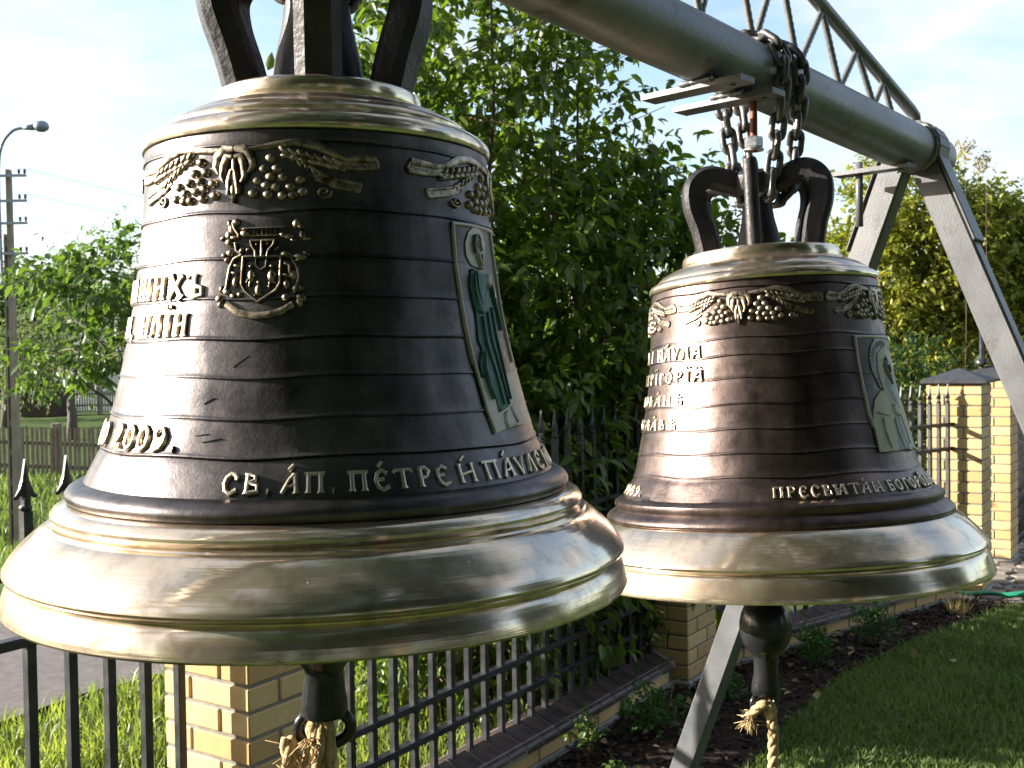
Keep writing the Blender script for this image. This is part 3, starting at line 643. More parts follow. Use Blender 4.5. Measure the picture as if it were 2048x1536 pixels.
class Relief:
    """raised shapes laid on a bell; flat coordinates (s, t) in bell units about (phi0, z0)"""
    def __init__(s, b, phi0, z0): s.b = b; s.p0 = phi0; s.z0 = z0; s.r0 = body_r(b, z0); s.m = MB(); s.e = 0.0
    def P(s, u, t, h): return surf(s.b, s.p0 + math.degrees(u / s.r0), s.z0 + t, h)
    def stroke(s, pts, w, h, close=False):
        ws = list(w) if isinstance(w, (list, tuple)) else [w] * len(pts)
        q = [(*pts[0], ws[0])]
        for (a, wa), (b, wb) in zip(zip(pts, ws), zip(pts[1:], ws[1:])):
            L = math.hypot(b[0] - a[0], b[1] - a[1]); n = max(1, int(L / 0.012))
            for i in range(1, n + 1):
                f = i / n; q.append((a[0] + (b[0] - a[0]) * f, a[1] + (b[1] - a[1]) * f, wa + (wb - wa) * f))
        s.e = (s.e + 0.00003) % 0.0002; h = h + s.e; vs_ = []; n = len(q)
        cs = ((-.5, -.001), (-.42, .8), (-.2, 1), (.2, 1), (.42, .8), (.5, -.001))
        for i, (x, y, wd) in enumerate(q):
            a = q[max(i - 1, 0)]; b = q[min(i + 1, n - 1)]; dx, dy = b[0] - a[0], b[1] - a[1]; L = math.hypot(dx, dy) or 1; nx_, ny_ = -dy / L, dx / L
            for c, hh in cs: vs_.append(s.P(x + nx_ * wd * c, y + ny_ * wd * c, h * hh if hh > 0 else -.001))
        fs = [(i * 6 + k, i * 6 + k + 1, (i + 1) * 6 + k + 1, (i + 1) * 6 + k) for i in range(n - 1) for k in range(5)]
        fs += [tuple(range(6))[::-1], tuple(range((n - 1) * 6, n * 6))]
        s.m.add(vs_, [f[::-1] for f in fs], False)
    def blob(s, x, y, rx, ry, h, rot=0.0, n=10):
        ca, sa = math.cos(rot), math.sin(rot); vs_ = []
        for i, (rf, hf) in enumerate(((1, -.15), (.92, .4), (.7, .75), (.38, .95))):
            for k in range(n):
                a = 2 * math.pi * k / n; u, v = rx * rf * math.cos(a), ry * rf * math.sin(a); vs_.append(s.P(x + u * ca - v * sa, y + u * sa + v * ca, h * hf))
        vs_.append(s.P(x, y, h)); fs = [(i * n + k, i * n + (k + 1) % n, (i + 1) * n + (k + 1) % n, (i + 1) * n + k) for i in range(3) for k in range(n)]
        fs += [(3 * n + k, 3 * n + (k + 1) % n, 4 * n) for k in range(n)]; s.m.add(vs_, fs, True)
    def poly(s, pts, h, rows=22, cols=6, dome=0.2, polar=True):
        """polygon given as (phi, z) pairs (single run per level)"""
        zs = [p[1] for p in pts]; z0, z1 = min(zs) + 1e-5, max(zs) - 1e-5; grid = []
        for i in range(rows + 1):
            z = z0 + (z1 - z0) * i / rows; xs = []
            for a, b in zip(pts, pts[1:] + pts[:1]):
                if (a[1] - z) * (b[1] - z) < 0: xs.append(a[0] + (b[0] - a[0]) * (z - a[1]) / (b[1] - a[1]))
            if len(xs) < 2: continue
            lo, hi = min(xs), max(xs)
            row = [surf(s.b, lo, z, -.001)] + [surf(s.b, lo + (hi - lo) * j / cols, z, h * (1 - dome + dome * math.sin(math.pi * j / cols))) for j in range(cols + 1)] + [surf(s.b, hi, z, -.001)]
            grid.append(row)
        w = cols + 3; vs_ = [p for r in grid for p in r]; n = len(grid)
        fs = [(i * w + j, i * w + j + 1, (i + 1) * w + j + 1, (i + 1) * w + j) for i in range(n - 1) for j in range(w - 1)]
        fs += [tuple(range(w))[::-1], tuple(range((n - 1) * w, n * w))]; s.m.add(vs_, fs, False)
    def build(s, name, mat, parent, **kw): return s.m.build(name, mat, parent, 50, **kw)

# letters: strokes in a unit-high cell, flared at the ends like cast Church Slavonic type
def st(x0, y0, x1, y1, w=.17): return ([(x0, y0), (x0 + (x1 - x0) * .14, y0 + (y1 - y0) * .14), (x0 + (x1 - x0) * .86, y0 + (y1 - y0) * .86), (x1, y1)], [w * 1.7, w, w, w * 1.7])
def cu(pts, w=.15): return (pts, [w * 1.15] + [w] * (len(pts) - 2) + [w * 1.15])
OV = [(.30, 1), (.13, .82), (.08, .5), (.13, .18), (.30, 0), (.47, .18), (.52, .5), (.47, .82), (.30, 1)]
G = {'П': (.74, [st(.15, 0, .15, 1), st(.59, 0, .59, 1), cu([(.0, .95), (.74, .95)], .12)]),
     'Е': (.62, [cu([(.54, .80), (.36, 1), (.17, .84), (.10, .5), (.17, .16), (.36, 0), (.58, .16)]), cu([(.10, .50), (.42, .54)], .12)]),
     'Т': (.72, [st(.36, 0, .36, .97), cu([(.0, .80), (.06, .95), (.66, .95), (.72, .80)], .12)]),
     'Р': (.60, [st(.17, 0, .17, .97), cu([(.17, .94), (.40, 1), (.54, .78), (.42, .52), (.2, .46)], .14)]),
     'С': (.60, [cu([(.54, .74), (.44, .95), (.28, 1), (.13, .80), (.08, .5), (.13, .2), (.30, 0), (.54, .2)], .16)]),
     'В': (.60, [st(.16, 0, .16, 1), cu([(.16, .97), (.40, .92), (.42, .68), (.18, .56)], .13), cu([(.18, .56), (.50, .46), (.52, .12), (.16, .04)], .14)]),
     'А': (.64, [st(.52, 0, .46, 1), cu([(.44, .96), (.26, .72), (.14, .42), (.28, .34), (.48, .46)], .11), cu([(.16, .40), (.02, .0)], .14)]),
     'И': (.70, [st(.15, 0, .15, 1), st(.55, 0, .55, 1), cu([(.15, .42), (.55, .58)], .11)]),
     'Л': (.66, [cu([(.04, .0), (.16, .3), (.24, .7), (.38, 1)], .13), st(.53, 0, .44, 1)]),
     'О': (.60, [cu(OV, .15)]),
     'Х': (.66, [st(.06, 0, .58, 1, .13), st(.06, 1, .60, 0, .17)]),
     'Ъ': (.66, [st(.26, 0, .26, 1), cu([(.0, .84), (.10, .97), (.28, .95)], .11), cu([(.26, .50), (.54, .44), (.56, .10), (.26, .03)], .13)]),
     'Ш': (.92, [st(.13, 0, .13, 1), st(.46, 0, .46, 1), st(.79, 0, .79, 1), cu([(.05, .05), (.87, .05)], .1)]),
     'Я': (.86, [st(.13, 0, .13, 1), cu([(.13, .55), (.42, .55)], .1), st(.74, 0, .66, 1), cu([(.64, .95), (.48, .7), (.38, .45), (.5, .36), (.7, .46)], .11), cu([(.4, .42), (.3, .0)], .12)]),
     'Б': (.60, [st(.16, 0, .16, 1), cu([(.16, .96), (.46, .96), (.5, .84)], .11), cu([(.16, .56), (.46, .52), (.52, .14), (.16, .04)], .14)]),
     'Г': (.54, [st(.17, 0, .17, 1), cu([(.17, .95), (.46, .95), (.5, .78)], .12)]),
     'Д': (.74, [cu([(.12, .06), (.24, .5), (.38, 1)], .13), st(.58, .06, .46, 1), cu([(.02, -.1), (.06, .06), (.68, .06), (.72, -.1)], .11)]),
     'М': (.84, [st(.12, 0, .16, 1), st(.72, 0, .68, 1), cu([(.16, .98), (.42, .2), (.68, .98)], .12)]),
     'Н': (.70, [st(.15, 0, .15, 1), st(.55, 0, .55, 1), cu([(.15, .6), (.55, .42)], .11)]),
     'І': (.32, [st(.16, 0, .16, 1, .19)]),
     'Ї': (.36, [st(.18, 0, .18, 1, .19), cu([(.04, 1.30), (.12, 1.34)], .13), cu([(.25, 1.34), (.33, 1.30)], .13)]),
     'V': (.62, [cu([(.04, 1.0), (.16, .7), (.30, .02)], .16), cu([(.30, .02), (.44, .62), (.60, .98)], .11)]),
     'Ц': (.76, [st(.15, .05, .15, 1), st(.56, .05, .56, 1), cu([(.08, .06), (.68, .06), (.72, -.14)], .1)]),
     'У': (.62, [cu([(.06, 1.0), (.30, .48)], .14), cu([(.58, 1.0), (.30, .36), (.12, .0)], .12)]),
     'К': (.66, [st(.15, 0, .15, 1), cu([(.20, .48), (.42, .7), (.56, 1)], .12), cu([(.24, .52), (.44, .3), (.62, 0)], .15)]),
     'Ю': (.86, [st(.12, 0, .12, 1), cu([(.12, .5), (.34, .5)], .1), cu([(x + .28, y) for x, y in OV], .14)]),
     'Ѣ': (.70, [st(.28, 0, .28, 1.1), cu([(.04, .74), (.52, .78)], .1), cu([(.28, .46), (.56, .42), (.58, .1), (.28, .03)], .13)]),
     '2': (.60, [cu([(.10, .72), (.18, .95), (.36, 1), (.50, .84), (.42, .55), (.14, .12)], .15), cu([(.08, .06), (.36, .09), (.56, .12)], .16)]),
     '0': (.60, [cu(OV, .16)]),
     '9': (.60, [cu([(.48, .72), (.38, .98), (.20, .97), (.10, .74), (.18, .50), (.38, .48), (.50, .70)], .14), cu([(.50, .74), (.48, .4), (.36, .14), (.14, .02)], .15)]),
     'Z': (.56, [cu([(.06, .95), (.52, .95), (.06, .05), (.54, .05)], .13)]), 'G': (.6, [cu([(.54, .8), (.3, 1), (.08, .5), (.3, 0), (.54, .2), (.54, .45), (.34, .45)], .13)]),
     'I': (.3, [st(.15, 0, .15, 1, .15)]), 'S': (.52, [cu([(.46, .84), (.24, 1), (.08, .78), (.26, .54), (.46, .3), (.26, 0), (.06, .16)], .13)]), 'R': (.6, [st(.14, 0, .14, 1), cu([(.14, .96), (.46, .9), (.44, .58), (.14, .5)], .12), cu([(.26, .5), (.56, 0)], .13)]),
     '.': (.28, [cu([(.10, .10), (.16, .10)], .19)]), ',': (.28, [cu([(.16, .14), (.06, -.16)], .14)]), ' ': (.42, [])}
ACC = {"'": [cu([(.22, 1.16), (.40, 1.42)], .12)], '^': [cu([(.14, 1.2), (.30, 1.36), (.46, 1.2)], .1)]}
def inscription(b, parent, text, phi0, phi1, zb, hgt, relief_h, mat):
    """letters spread from phi0 to phi1 (degrees); an accent mark follows its letter"""
    toks = []
    for c in text:
        if c in ACC: toks[-1][1] = c
        else: toks.append([c, None])
    gap = .16; tot = sum(G[c][0] + gap for c, _ in toks) - gap; span = R(phi1 - phi0) * body_r(b, zb + hgt / 2); sx_ = span / tot; x = 0
    for c, acc in toks:
        w, strokes = G[c]
        if strokes:
            rl = Relief(b, phi0, zb + hgt / 2)
            for pts, ws in strokes + (ACC[acc] if acc else []):
                rl.stroke([((x + px) * sx_, (py - .5) * hgt) for px, py in pts], [q * 1.3 * min(sx_, hgt * 1.15) for q in ws], relief_h)
            rl.build('letter', mat, parent)
        x += w + gap

def garland(b, parent, phi0, z0, wr, wl, hgt, h):
    """grape and wheat swag; u runs 0..1 to each tip, v from 0 (top) to 1 (foot)"""
    root = Relief(b, phi0, z0); fl = Relief(b, phi0, z0); halves = []
    for sgn, W in ((1, wr), (-1, wl)):
        gr = Relief(b, phi0, z0); ear = Relief(b, phi0, z0); halves.append((gr, ear))
        X = lambda u, v: (sgn * u * W, -v * hgt)
        root.stroke([X(.05, .10), X(.20, .05), (X(.45, -.03)), X(.60, .04), X(.70, .16), X(.80, .24), X(1.0, .20)], [.0055, .006, .0085, .0100, .0075, .006, .008], h * .9)
        root.stroke([X(.66, .34), X(.78, .38), X(.90, .40), X(1.02, .36)], [.004, .0045, .0045, .007], h * .8); root.stroke([X(.70, .24), X(.84, .33), X(1.0, .29)], [.007, .008, .009], h * .45); root.stroke([X(.56, .50), X(.70, .65), X(.89, .74)], [.006, .008, .008], h * .45)
        root.stroke([X(1.0, .20), X(1.025, .30), X(1.02, .38)], .004, h * .8)
        root.stroke([X(.60, .50), X(.72, .60), X(.90, .68)], [.0035, .003, .004], h * .8); root.stroke([X(.58, .60), X(.70, .72), X(.88, .80)], [.003, .003, .004], h * .75); root.stroke([X(.90, .67), X(.88, .81)], .003, h * .7)
        sp = [X(.64 + .055 * (1 - k / 14) * math.cos(k * .75), .82 + .115 * (1 - k / 14) * math.sin(k * .75)) for k in range(13)]
        root.stroke(sp, .0028, h * .8)
        for (u, v) in ((.27, .24), (.22, .42), (.32, .42), (.27, .56), (.36, .57), (.47, .62), (.165, .62), (.235, .70), (.31, .74), (.40, .74), (.145, .83), (.245, .86), (.35, .88), (.49, .82), (.42, .88)):
            gr.blob(*X(u + random.uniform(-.008, .008), v), .0056, .0050, h * 1.25)
        for k in range(7):
            u = .36 + .062 * k; v = .10 + .035 * k
            ear.blob(*X(u, v), .0070, .0034, h * 1.15, sgn * -.75); ear.blob(*X(u + .02, v + .11), .0070, .0034, h * 1.15, sgn * -.25)
        for k in range(5):
            u = .42 + .05 * k; v = .26 + .07 * k; ear.blob(*X(u, v), .0055, .0024, h * .9, sgn * -1.1); ear.blob(*X(u + .035, v + .01), .005, .0022, h * .9, sgn * -.5)
        fl.stroke([X(.005, .06), X(.07, .06), X(.125, .18), (X(.14, .36)), X(.11, .48)], [.006, .010, .009, .007, .003], h * 1.2)
        fl.stroke([X(.01, .20), X(.05, .18), X(.075, .34), X(.085, .54), X(.06, .64)], [.006, .009, .008, .006, .003], h * 1.5)
        fl.stroke([X(.012, .42), X(.03, .62), X(.035, .84)], [.004, .008, .003], h * 1.5)
    fl.blob(0, -.76 * hgt, .0042, .0095, h * 1.5); fl.stroke([(0, -.2 * hgt), (0, -.98 * hgt)], [.005, .0025], h * 1.2)
    g = root.build('garland', M['relief'], parent); fl.build('flower', M['relief'], g)
    for gr, ear in halves: gr.build('grape_cluster', M['relief'], g); ear.build('wheat_ear', M['relief'], g)

def bell(b, name, label, body_mat):
    t = thing(name, label, 'bell', group='bells hung on the frame'); t.matrix_world = bell_matrix(b); k = POSE[b][3]
    sc = lambda p: [(r * k, z * k) for r, z in p]; NS = 192
    MB().lathe(sc(TOPP[b]), NS).build('shoulder_band', M['bronze'], t, 32)
    z1, z0 = BODY[b][0][1], BODY[b][-1][1]; prof = []; zz = sorted(set([z1 - (z1 - z0) * i / 60 for i in range(61)]), reverse=True)
    pts = [(z, body_r(b, z)) for z in zz]
    for L in LINES[b]:
        r = body_r(b, L); pts += [(L + .0022, r + .0001), (L + .0011, r + .0012), (L + .0003, r + .0013), (L - .0004, r - .0007), (L - .0016, r - .0003)]
    for z, r in sorted(pts, reverse=True): prof.append((r, z))
    body = MB().lathe(sc(prof + MIDP[b][1:]), NS); vv = body.v
    rnd = random.Random(b)                       # slightly wavy casting
    ph = [(rnd.uniform(0, 6.28), rnd.randint(2, 9), rnd.uniform(.0001, .00028)) for _ in range(7)]
    for i, (x, y, z) in enumerate(vv):
        a = math.atan2(y, x); d = sum(q * math.sin(n * a + p + z * 31) for p, n, q in ph); r = math.hypot(x, y) or 1
        zz_ = z + (sum(q * math.sin((n + 1) * a + p) for p, n, q in ph) * 2.6 if z0 * k < z < z1 * k - .01 else 0)
        vv[i] = (x * (1 + d / r), y * (1 + d / r), zz_)
    body.build('body', body_mat, t, 38)
    MB().lathe(sc(LOWP[b]), NS).build('sound_bow', M['bronze'], t, 32)
    MB().lathe(sc(INNER[b]), 64).build('inner_wall', body_mat, t)
    return t
b1 = bell(1, 'bell', 'large black-bodied bronze bell with a coat of arms and a green-robed saint', M['patina'])
b2 = bell(2, 'bell', 'brown-bodied bronze bell with a pale veiled saint plaque, hung by chains', M['patina2'])
# crowns
def sweep_rect(pts, w, th, phi, k=1.0):
    """flat bar bent in the radial plane phi: pts (r, z), w in the plane, th across it"""
    m = MB(); a = R(phi); rad = Vector((math.sin(a), -math.cos(a), 0)); tan = Vector((math.cos(a), math.sin(a), 0)); up = Vector((0, 0, 1)); vs_ = []; n = len(pts)
    ws = w if isinstance(w, list) else [w] * n
    for i, (r, z) in enumerate(pts):
        p0, p1 = pts[max(i - 1, 0)], pts[min(i + 1, n - 1)]; d = Vector((p1[0] - p0[0], p1[1] - p0[1])).normalized(); nn = Vector((-d.y, d.x)); c = rad * r + up * z; o = rad * nn.x + up * nn.y
        W = ws[i] / 2; T = th / 2; ch = th * .22
        for (u, v) in ((-W, -T + ch), (-W + ch, -T), (W - ch, -T), (W, -T + ch), (W, T - ch), (W - ch, T), (-W + ch, T), (-W, T - ch)): vs_.append(c + o * u + tan * v)
    fs = [(i * 8 + q, i * 8 + (q + 1) % 8, (i + 1) * 8 + (q + 1) % 8, (i + 1) * 8 + q) for i in range(n - 1) for q in range(8)] + [tuple(range(8))[::-1], tuple(range((n - 1) * 8, n * 8))]
    m.add(vs_, fs, True); return m
zt2 = 0.5205
hook = smooth_path([(.086, zt2), (.094, zt2 + .045), (.106, zt2 + .085), (.104, zt2 + .118), (.082, zt2 + .134), (.052, zt2 + .128), (.022, zt2 + .118)])
for ph in (-86, -128, 64, 108, 166):
    sweep_rect(hook, 0.036, 0.029, ph).build('crown_strap', M['castiron'], b2, 40)
cr_ = MB(); cr_.tube([(0.060 * math.sin(R(-21)), -0.060 * math.cos(R(-21)), zt2 - .004), (0.060 * math.sin(R(-21)), -0.060 * math.cos(R(-21)), zt2 + .150)], [.0125, .0118], 14); cr_.build('bolt_tube', M['castiron'], b2, 40)
MB().lathe([(.038, zt2 - .004), (.034, zt2 + .03), (.027, zt2 + .06), (.024, zt2 + .085), (.0, zt2 + .09)], 24).build('crown_post', M['castiron'], b2, 40)
MB().lathe([(0, zt2 + .098), (.034, zt2 + .100), (.040, zt2 + .110), (.040, zt2 + .132), (.034, zt2 + .139), (0, zt2 + .140)], 20).build('crown_head', M['castiron'], b2, 40)
zt1 = 0.5565 * K1
hook1 = smooth_path([(.078, zt1), (.089, zt1 + .042), (.103, zt1 + .085), (.104, zt1 + .118), (.084, zt1 + .140), (.052, zt1 + .142), (.022, zt1 + .130)])
for ph in (-66, -108, 10, 74, 112, 190):
    sweep_rect(hook1, 0.036, 0.040 if ph != 10 else 0.046, ph).build('crown_strap', M['castiron'], b1, 40)
MB().lathe([(.050, zt1 - .004), (.045, zt1 + .04), (.037, zt1 + .075), (.034, zt1 + .10), (0, zt1 + .105)], 24).build('crown_post', M['castiron'], b1, 40)
MB().lathe([(0, zt1 + .108), (.034, zt1 + .110), (.042, zt1 + .120), (.042, zt1 + .145), (.034, zt1 + .152), (0, zt1 + .154)], 20).build('crown_head', M['castiron'], b1, 40)

# casting ornaments, large bell
RH = 0.0029
garland(1, b1, -15.2, .4690, .138, .150, .058, .0036)
for ph in (87.5, 190, -118): garland(1, b1, ph, .4690, .140, .168, .058, .0036)
inscription(1, b1, 'УСОПШИХЪ', -86, -23.2, .3200, .0235, RH, M['letter'])
inscription(1, b1, 'ВАСИЛІЯ, ИЛЇИ', -100, -28.0, .2822, .0225, RH, M['letter'])
inscription(1, b1, 'ГОДЮ 2009.', -82, -25.2, .1700, .0225, RH * 1.3, M['letter'])
for txt, p0, p1 in (('СВ.', -11.6, -1.0), ("А'П.", 1.0, 12.2), ("ПЕ'ТРЕ", 14.4, 37.2), ("И'", 38.9, 45.0), ("ПА'VЛЕ", 47.0, 74.5), ("МОЛИ'ТЕ", 77.5, 108)):
    inscription(1, b1, txt, p0, p1, .1335, .0178, RH, M['letter'])
# coat of arms: coordinates read on a 1536 grid
ES = 6.75e-5 / K1; EM = (-7.0, .345)
E = lambda x, y: ((x - 700) * ES, (770 - y) * ES)
r_ = Relief(1, *EM)
r_.stroke([E(470, 585), (E(980, 590)), E(975, 950), E(920, 1040), E(690, 1190), E(510, 1040), E(460, 950), E(470, 585)], 34 * ES, RH)
r_.stroke([E(640, 600), E(655, 715), E(710, 762), E(780, 725), E(795, 600)], 20 * ES, RH * .7)
emb = r_.build('emblem', M['relief'], b1, label='cast coat of arms with shield, mantling and ribbon')
r_ = Relief(1, *EM)
for q in ([(560, 378), (910, 378)], [(570, 378), (592, 450), (640, 515), (645, 590)], [(900, 378), (880, 440), (815, 515), (800, 590)], [(726, 378), (726, 585)]): r_.stroke([E(*p) for p in q], 36 * ES, RH * 1.1)
for x, y in ((655, 430), (805, 422)): r_.blob(*E(x, y), 24 * ES, 24 * ES, RH)
for x, y, a, c_ in ((585, 840, 46, 92), (862, 850, 56, 96), (690, 1035, 46, 84), (580, 720, 28, 30), (862, 720, 30, 28), (692, 930, 26, 26)): r_.blob(*E(x, y), a * ES, c_ * ES, RH * 1.1)
for q in ([(552, 890), (530, 935)], [(578, 920), (570, 985)], [(842, 930), (832, 995)], [(890, 925), (935, 945)], [(660, 1090), (640, 1110)], [(715, 1090), (740, 1100)], [(620, 800), (640, 850)], [(905, 800), (925, 850)]): r_.stroke([E(*p) for p in q], 26 * ES, RH * .8)
r_.build('charges', M['relief'], emb)
r_ = Relief(1, *EM)
r_.stroke([E(*p) for p in ((262, 1205), (420, 1320), (650, 1375), (850, 1362), (1030, 1305), (1145, 1225))], 105 * ES, RH * 1.1); r_.build('ribbon', M['relief'], emb)
r_ = Relief(1, *EM)
r_.stroke([E(430, 212), E(1092, 204)], 20 * ES, RH); r_.stroke([E(470, 300), E(520, 310), E(900, 312), (E(985, 300))], 16 * ES, RH * .8)
for q in ([(450, 560), (340, 610), (285, 720), (262, 860), (252, 980), (220, 1045)], [(1000, 540), (1130, 620), (1200, 750), (1222, 860), (1192, 990), (1160, 1080)], [(350, 395), (368, 500), (440, 552)], [(1092, 700), (1102, 820)], [(900, 510), (960, 470)], [(300, 130), (330, 210), (400, 300)]): r_.stroke([E(*p) for p in q], 38 * ES, RH)
bl = [(250, 140, 30, 50), (340, 120, 48, 42), (280, 210, 42, 70), (240, 290, 42, 60), (165, 330, 46, 26), (330, 330, 55, 27), (250, 390, 47, 47), (270, 530, 42, 42), (190, 560, 38, 30), (240, 625, 42, 36), (440, 505, 20, 42), (530, 498, 17, 27), (480, 280, 52, 42), (380, 705, 38, 20), (360, 802, 48, 20), (370, 920, 32, 62), (180, 1010, 32, 42), (250, 1045, 42, 36), (150, 1135, 48, 48), (172, 1205, 30, 44), (350, 1105, 42, 32), (440, 1085, 32, 32),
      (1190, 160, 42, 52), (1245, 205, 40, 30), (1010, 310, 46, 30), (1090, 332, 52, 30), (1150, 382, 42, 20), (1270, 320, 36, 62), (1325, 366, 46, 22), (1040, 560, 52, 36), (1110, 592, 42, 30), (1240, 600, 72, 36), (1322, 558, 50, 22), (1210, 642, 36, 20), (1050, 690, 30, 26), (1060, 842, 52, 22), (1162, 842, 60, 50), (1060, 960, 36, 52), (1190, 1012, 52, 40), (1255, 1030, 50, 18), (1250, 1140, 60, 40), (1225, 1205, 30, 52), (1050, 1132, 42, 42)]
for x, y, a, c_ in bl: r_.blob(*E(x, y), a * 1.35 * ES, c_ * 1.3 * ES, RH * random.uniform(.9, 1.4), random.uniform(-.5, .5), 8)
r_.build('mantling', M['relief'], emb)
r_ = Relief(1, *EM)
for i, ch_ in enumerate('ZGIRSZO'.replace('O', 'О')):
    for pts, ws in G[ch_][1]: r_.stroke([E(535 + i * 58 + px * 60, 292 - py * 62) for px, py in pts], [w * 62 * ES for w in ws], RH * .6)
r_.build('lettering', M['relief'], emb)
# saint plaque, large bell (angles in degrees, heights in bell units)
pl = Relief(1, 66, .3); pl.poly([(52.3, .3995), (82.5, .3995), (82.5, .1785), (55.6, .1775), (54.4, .201), (53.6, .235), (52.6, .282), (52.3, .33)], .0012, 30, 14, 0.0)
pq = pl.build('icon_plaque', M['patina'], b1, label='tall cast plaque with a haloed saint in a green robe')
x_ = Relief(1, 66, .3); x_.poly([(54.0, .235), (83, .244), (82.8, .1780), (55.4, .1770), (54.5, .201)], .0024, 14, 14, 0.0); x_.build('plaque_base', M['silver'], pq)
fr_ = Relief(1, 52.6, .3); S1 = lambda p, z: (R(p - 52.6) * fr_.r0, z - .3)
fr_.stroke([S1(*q) for q in ((52.9, .399), (52.2, .354), (52.8, .311), (53.0, .282), (53.5, .258), (54.4, .235), (55.0, .201), (56.0, .1785))], .0042, .0034); fr_.stroke([S1(*q) for q in ((52.4, .398), (62.4, .3985), (75.7, .398), (82.5, .398))], .0046, .0036)
fr_.stroke([S1(*q) for q in ((78.3, .398), (78.6, .373), (79, .338), (78.6, .305), (78.8, .272), (79, .25))], .004, .0034); fr_.build('plaque_frame', M['silver'], pq)
def relief_poly(b, par, name, mat, pts, h, **kw):
    q = Relief(b, 0, .3); q.poly(pts, h, kw.pop('rows', 18), kw.pop('cols', 6), kw.pop('dome', .3)); return q.build(name, mat, par, **kw)
relief_poly(1, pq, 'halo', M['silver'], [(64.6, .3995), (60.1, .391), (57.6, .378), (57.5, .365), (59.4, .355), (64.4, .352), (68.8, .366), (70.6, .383), (68.7, .395)], .0030, dome=.1)
relief_poly(1, pq, 'head', M['bluegrey'], [(63.7, .389), (61.0, .379), (61.3, .368), (62.6, .360), (63.6, .352), (66.6, .352), (66.6, .362), (67.6, .372), (67.3, .382)], .0058, dome=.5)
relief_poly(1, pq, 'robe', M['teal'], [(59.1, .351), (57.3, .334), (57.7, .317), (58.3, .305), (57.8, .286), (57.2, .274), (58.4, .265), (55.9, .251), (55.6, .238), (58.3, .229), (59.6, .213), (59.8, .198), (66.8, .204), (68.1, .229), (69.2, .247), (70.0, .268), (71.2, .29), (70.8, .306), (69.5, .322), (67.4, .34), (67.0, .35)], .0050, rows=40, cols=10, dome=.35)
sl = relief_poly(1, pq, 'sleeve', M['teal'], [(58.4, .345), (57.9, .325), (58.2, .306), (61.0, .302), (63.6, .309), (66.5, .330), (69.6, .342), (66.8, .346)], .0070, dome=.45)
relief_poly(1, pq, 'hand', M['silver'], [(66.6, .346), (65.5, .336), (67.2, .331), (70.1, .338), (70.2, .346)], .0082, rows=8, cols=4, dome=.5)
hd = Relief(1, 64.5, .372); 
hd.stroke([(.0, .011), (.0008, .004), (.0025, -.001)], [.0010, .0016, .0024], .0082); hd.stroke([(-.0062, .0075), (-.002, .0082), (.0, .0075), (.004, .0080)], .0014, .0074)
for x in (-.0035, .0030): hd.blob(x, .0045, .0016, .0011, .0078)
hd.stroke([(-.0045, -.004), (-.003, -.010), (.0005, -.0155), (.003, -.010), (.0035, -.004)], [.003, .004, .004, .004, .003], .0072)
hd.build('face', M['silver'], pq)
hr = Relief(1, 64.0, .372); hr.stroke([(-.0075, -.004), (-.0085, .006), (-.004, .0155), (.002, .0165), (.006, .011)], [.002, .0035, .004, .004, .002], .0068); hr.build('hair', M['facebrown'], pq)
fd = Relief(1, 62, .28); F1 = lambda p, z: (R(p - 62) * fd.r0, z - .28)
for q in ([(60.5, .30), (60.2, .27), (61.8, .24), (62.2, .205)], [(63.5, .305), (63.2, .275), (64.6, .24), (64.8, .205)], [(66.5, .31), (66.4, .28), (66.9, .25), (66.4, .21)], [(59.2, .345), (58.8, .325), (59.6, .310)], [(60.6, .348), (60.4, .33), (61.5, .312)], [(69.2, .335), (70.6, .31), (71.4, .285)], [(58.5, .262), (57.2, .245), (57.6, .225), (58.6, .212)]): fd.stroke([F1(*p) for p in q], [.0022, .003, .003, .0018][:len(q)], .0072)
fd.build('robe_folds', M['teal'], pq)
for pts in ([(61.9, .198), (60.8, .187), (61.5, .180), (63.1, .183), (64.1, .199)], [(66.2, .203), (66.9, .192), (68.2, .185), (69.5, .188), (68.8, .203)]): relief_poly(1, pq, 'foot', M['silver'], pts, .0048, rows=8, cols=4, dome=.5)
# faint scratches left in the casting skin
for (p0, z0_, p1, z1_) in ((-9, .262, -13, .251), (-17, .222, -20, .216), (-21, .186, -17.5, .188), (-19, .180, -14, .184), (-30, .208, -31, .214), (8, .262, 9, .252)):
    q = Relief(1, p0, z0_); q.stroke([(0, 0), (R((p1 - p0) * .5) * q.r0, (z1_ - z0_) * .45), (R(p1 - p0) * q.r0, z1_ - z0_)], [.0004, .0007, .0003], .0007); q.build('casting_seam', M['patina'], b1)

# casting ornaments, second bell
for ph in (-24.6, 49.5, -98.5, 122, 195): garland(2, b2, ph, .4440, .121, .104, .050, .0034)
inscription(2, b2, "ПЕТРА І ПА'VЛА", -122, -43.4, .3480, .0195, RH, M['letter'])
inscription(2, b2, "НАСТ ГРЇГО'РЇА^", -124, -42.0, .3122, .0175, RH, M['letter'])
inscription(2, b2, "КОНОВА'НѢ", -112, -52.2, .2775, .0160, RH, M['letter'])
inscription(2, b2, "БОГОСЛА'ВѢ", -118, -55.2, .2395, .0160, RH, M['letter'])
inscription(2, b2, "ПРЕСВЯТА'Я", -14.2, 25.6, .1362, .0150, RH, M['letter'])
inscription(2, b2, "БОГОРО'ДИЦЕ", 27.8, 72, .1362, .0150, RH, M['letter'])
inscription(2, b2, "2009.", -92, -69, .1362, .0150, RH, M['letter'])
pl = Relief(2, 50, .28); pl.poly([(29.5, .3690), (72, .3690), (70.5, .1875), (30.6, .1880), (30.6, .235), (29.4, .30)], .0012, 30, 16, 0.0)
pq2 = pl.build('icon_plaque', M['patina'], b2, label='cast plaque with a pale veiled saint under a rayed halo')
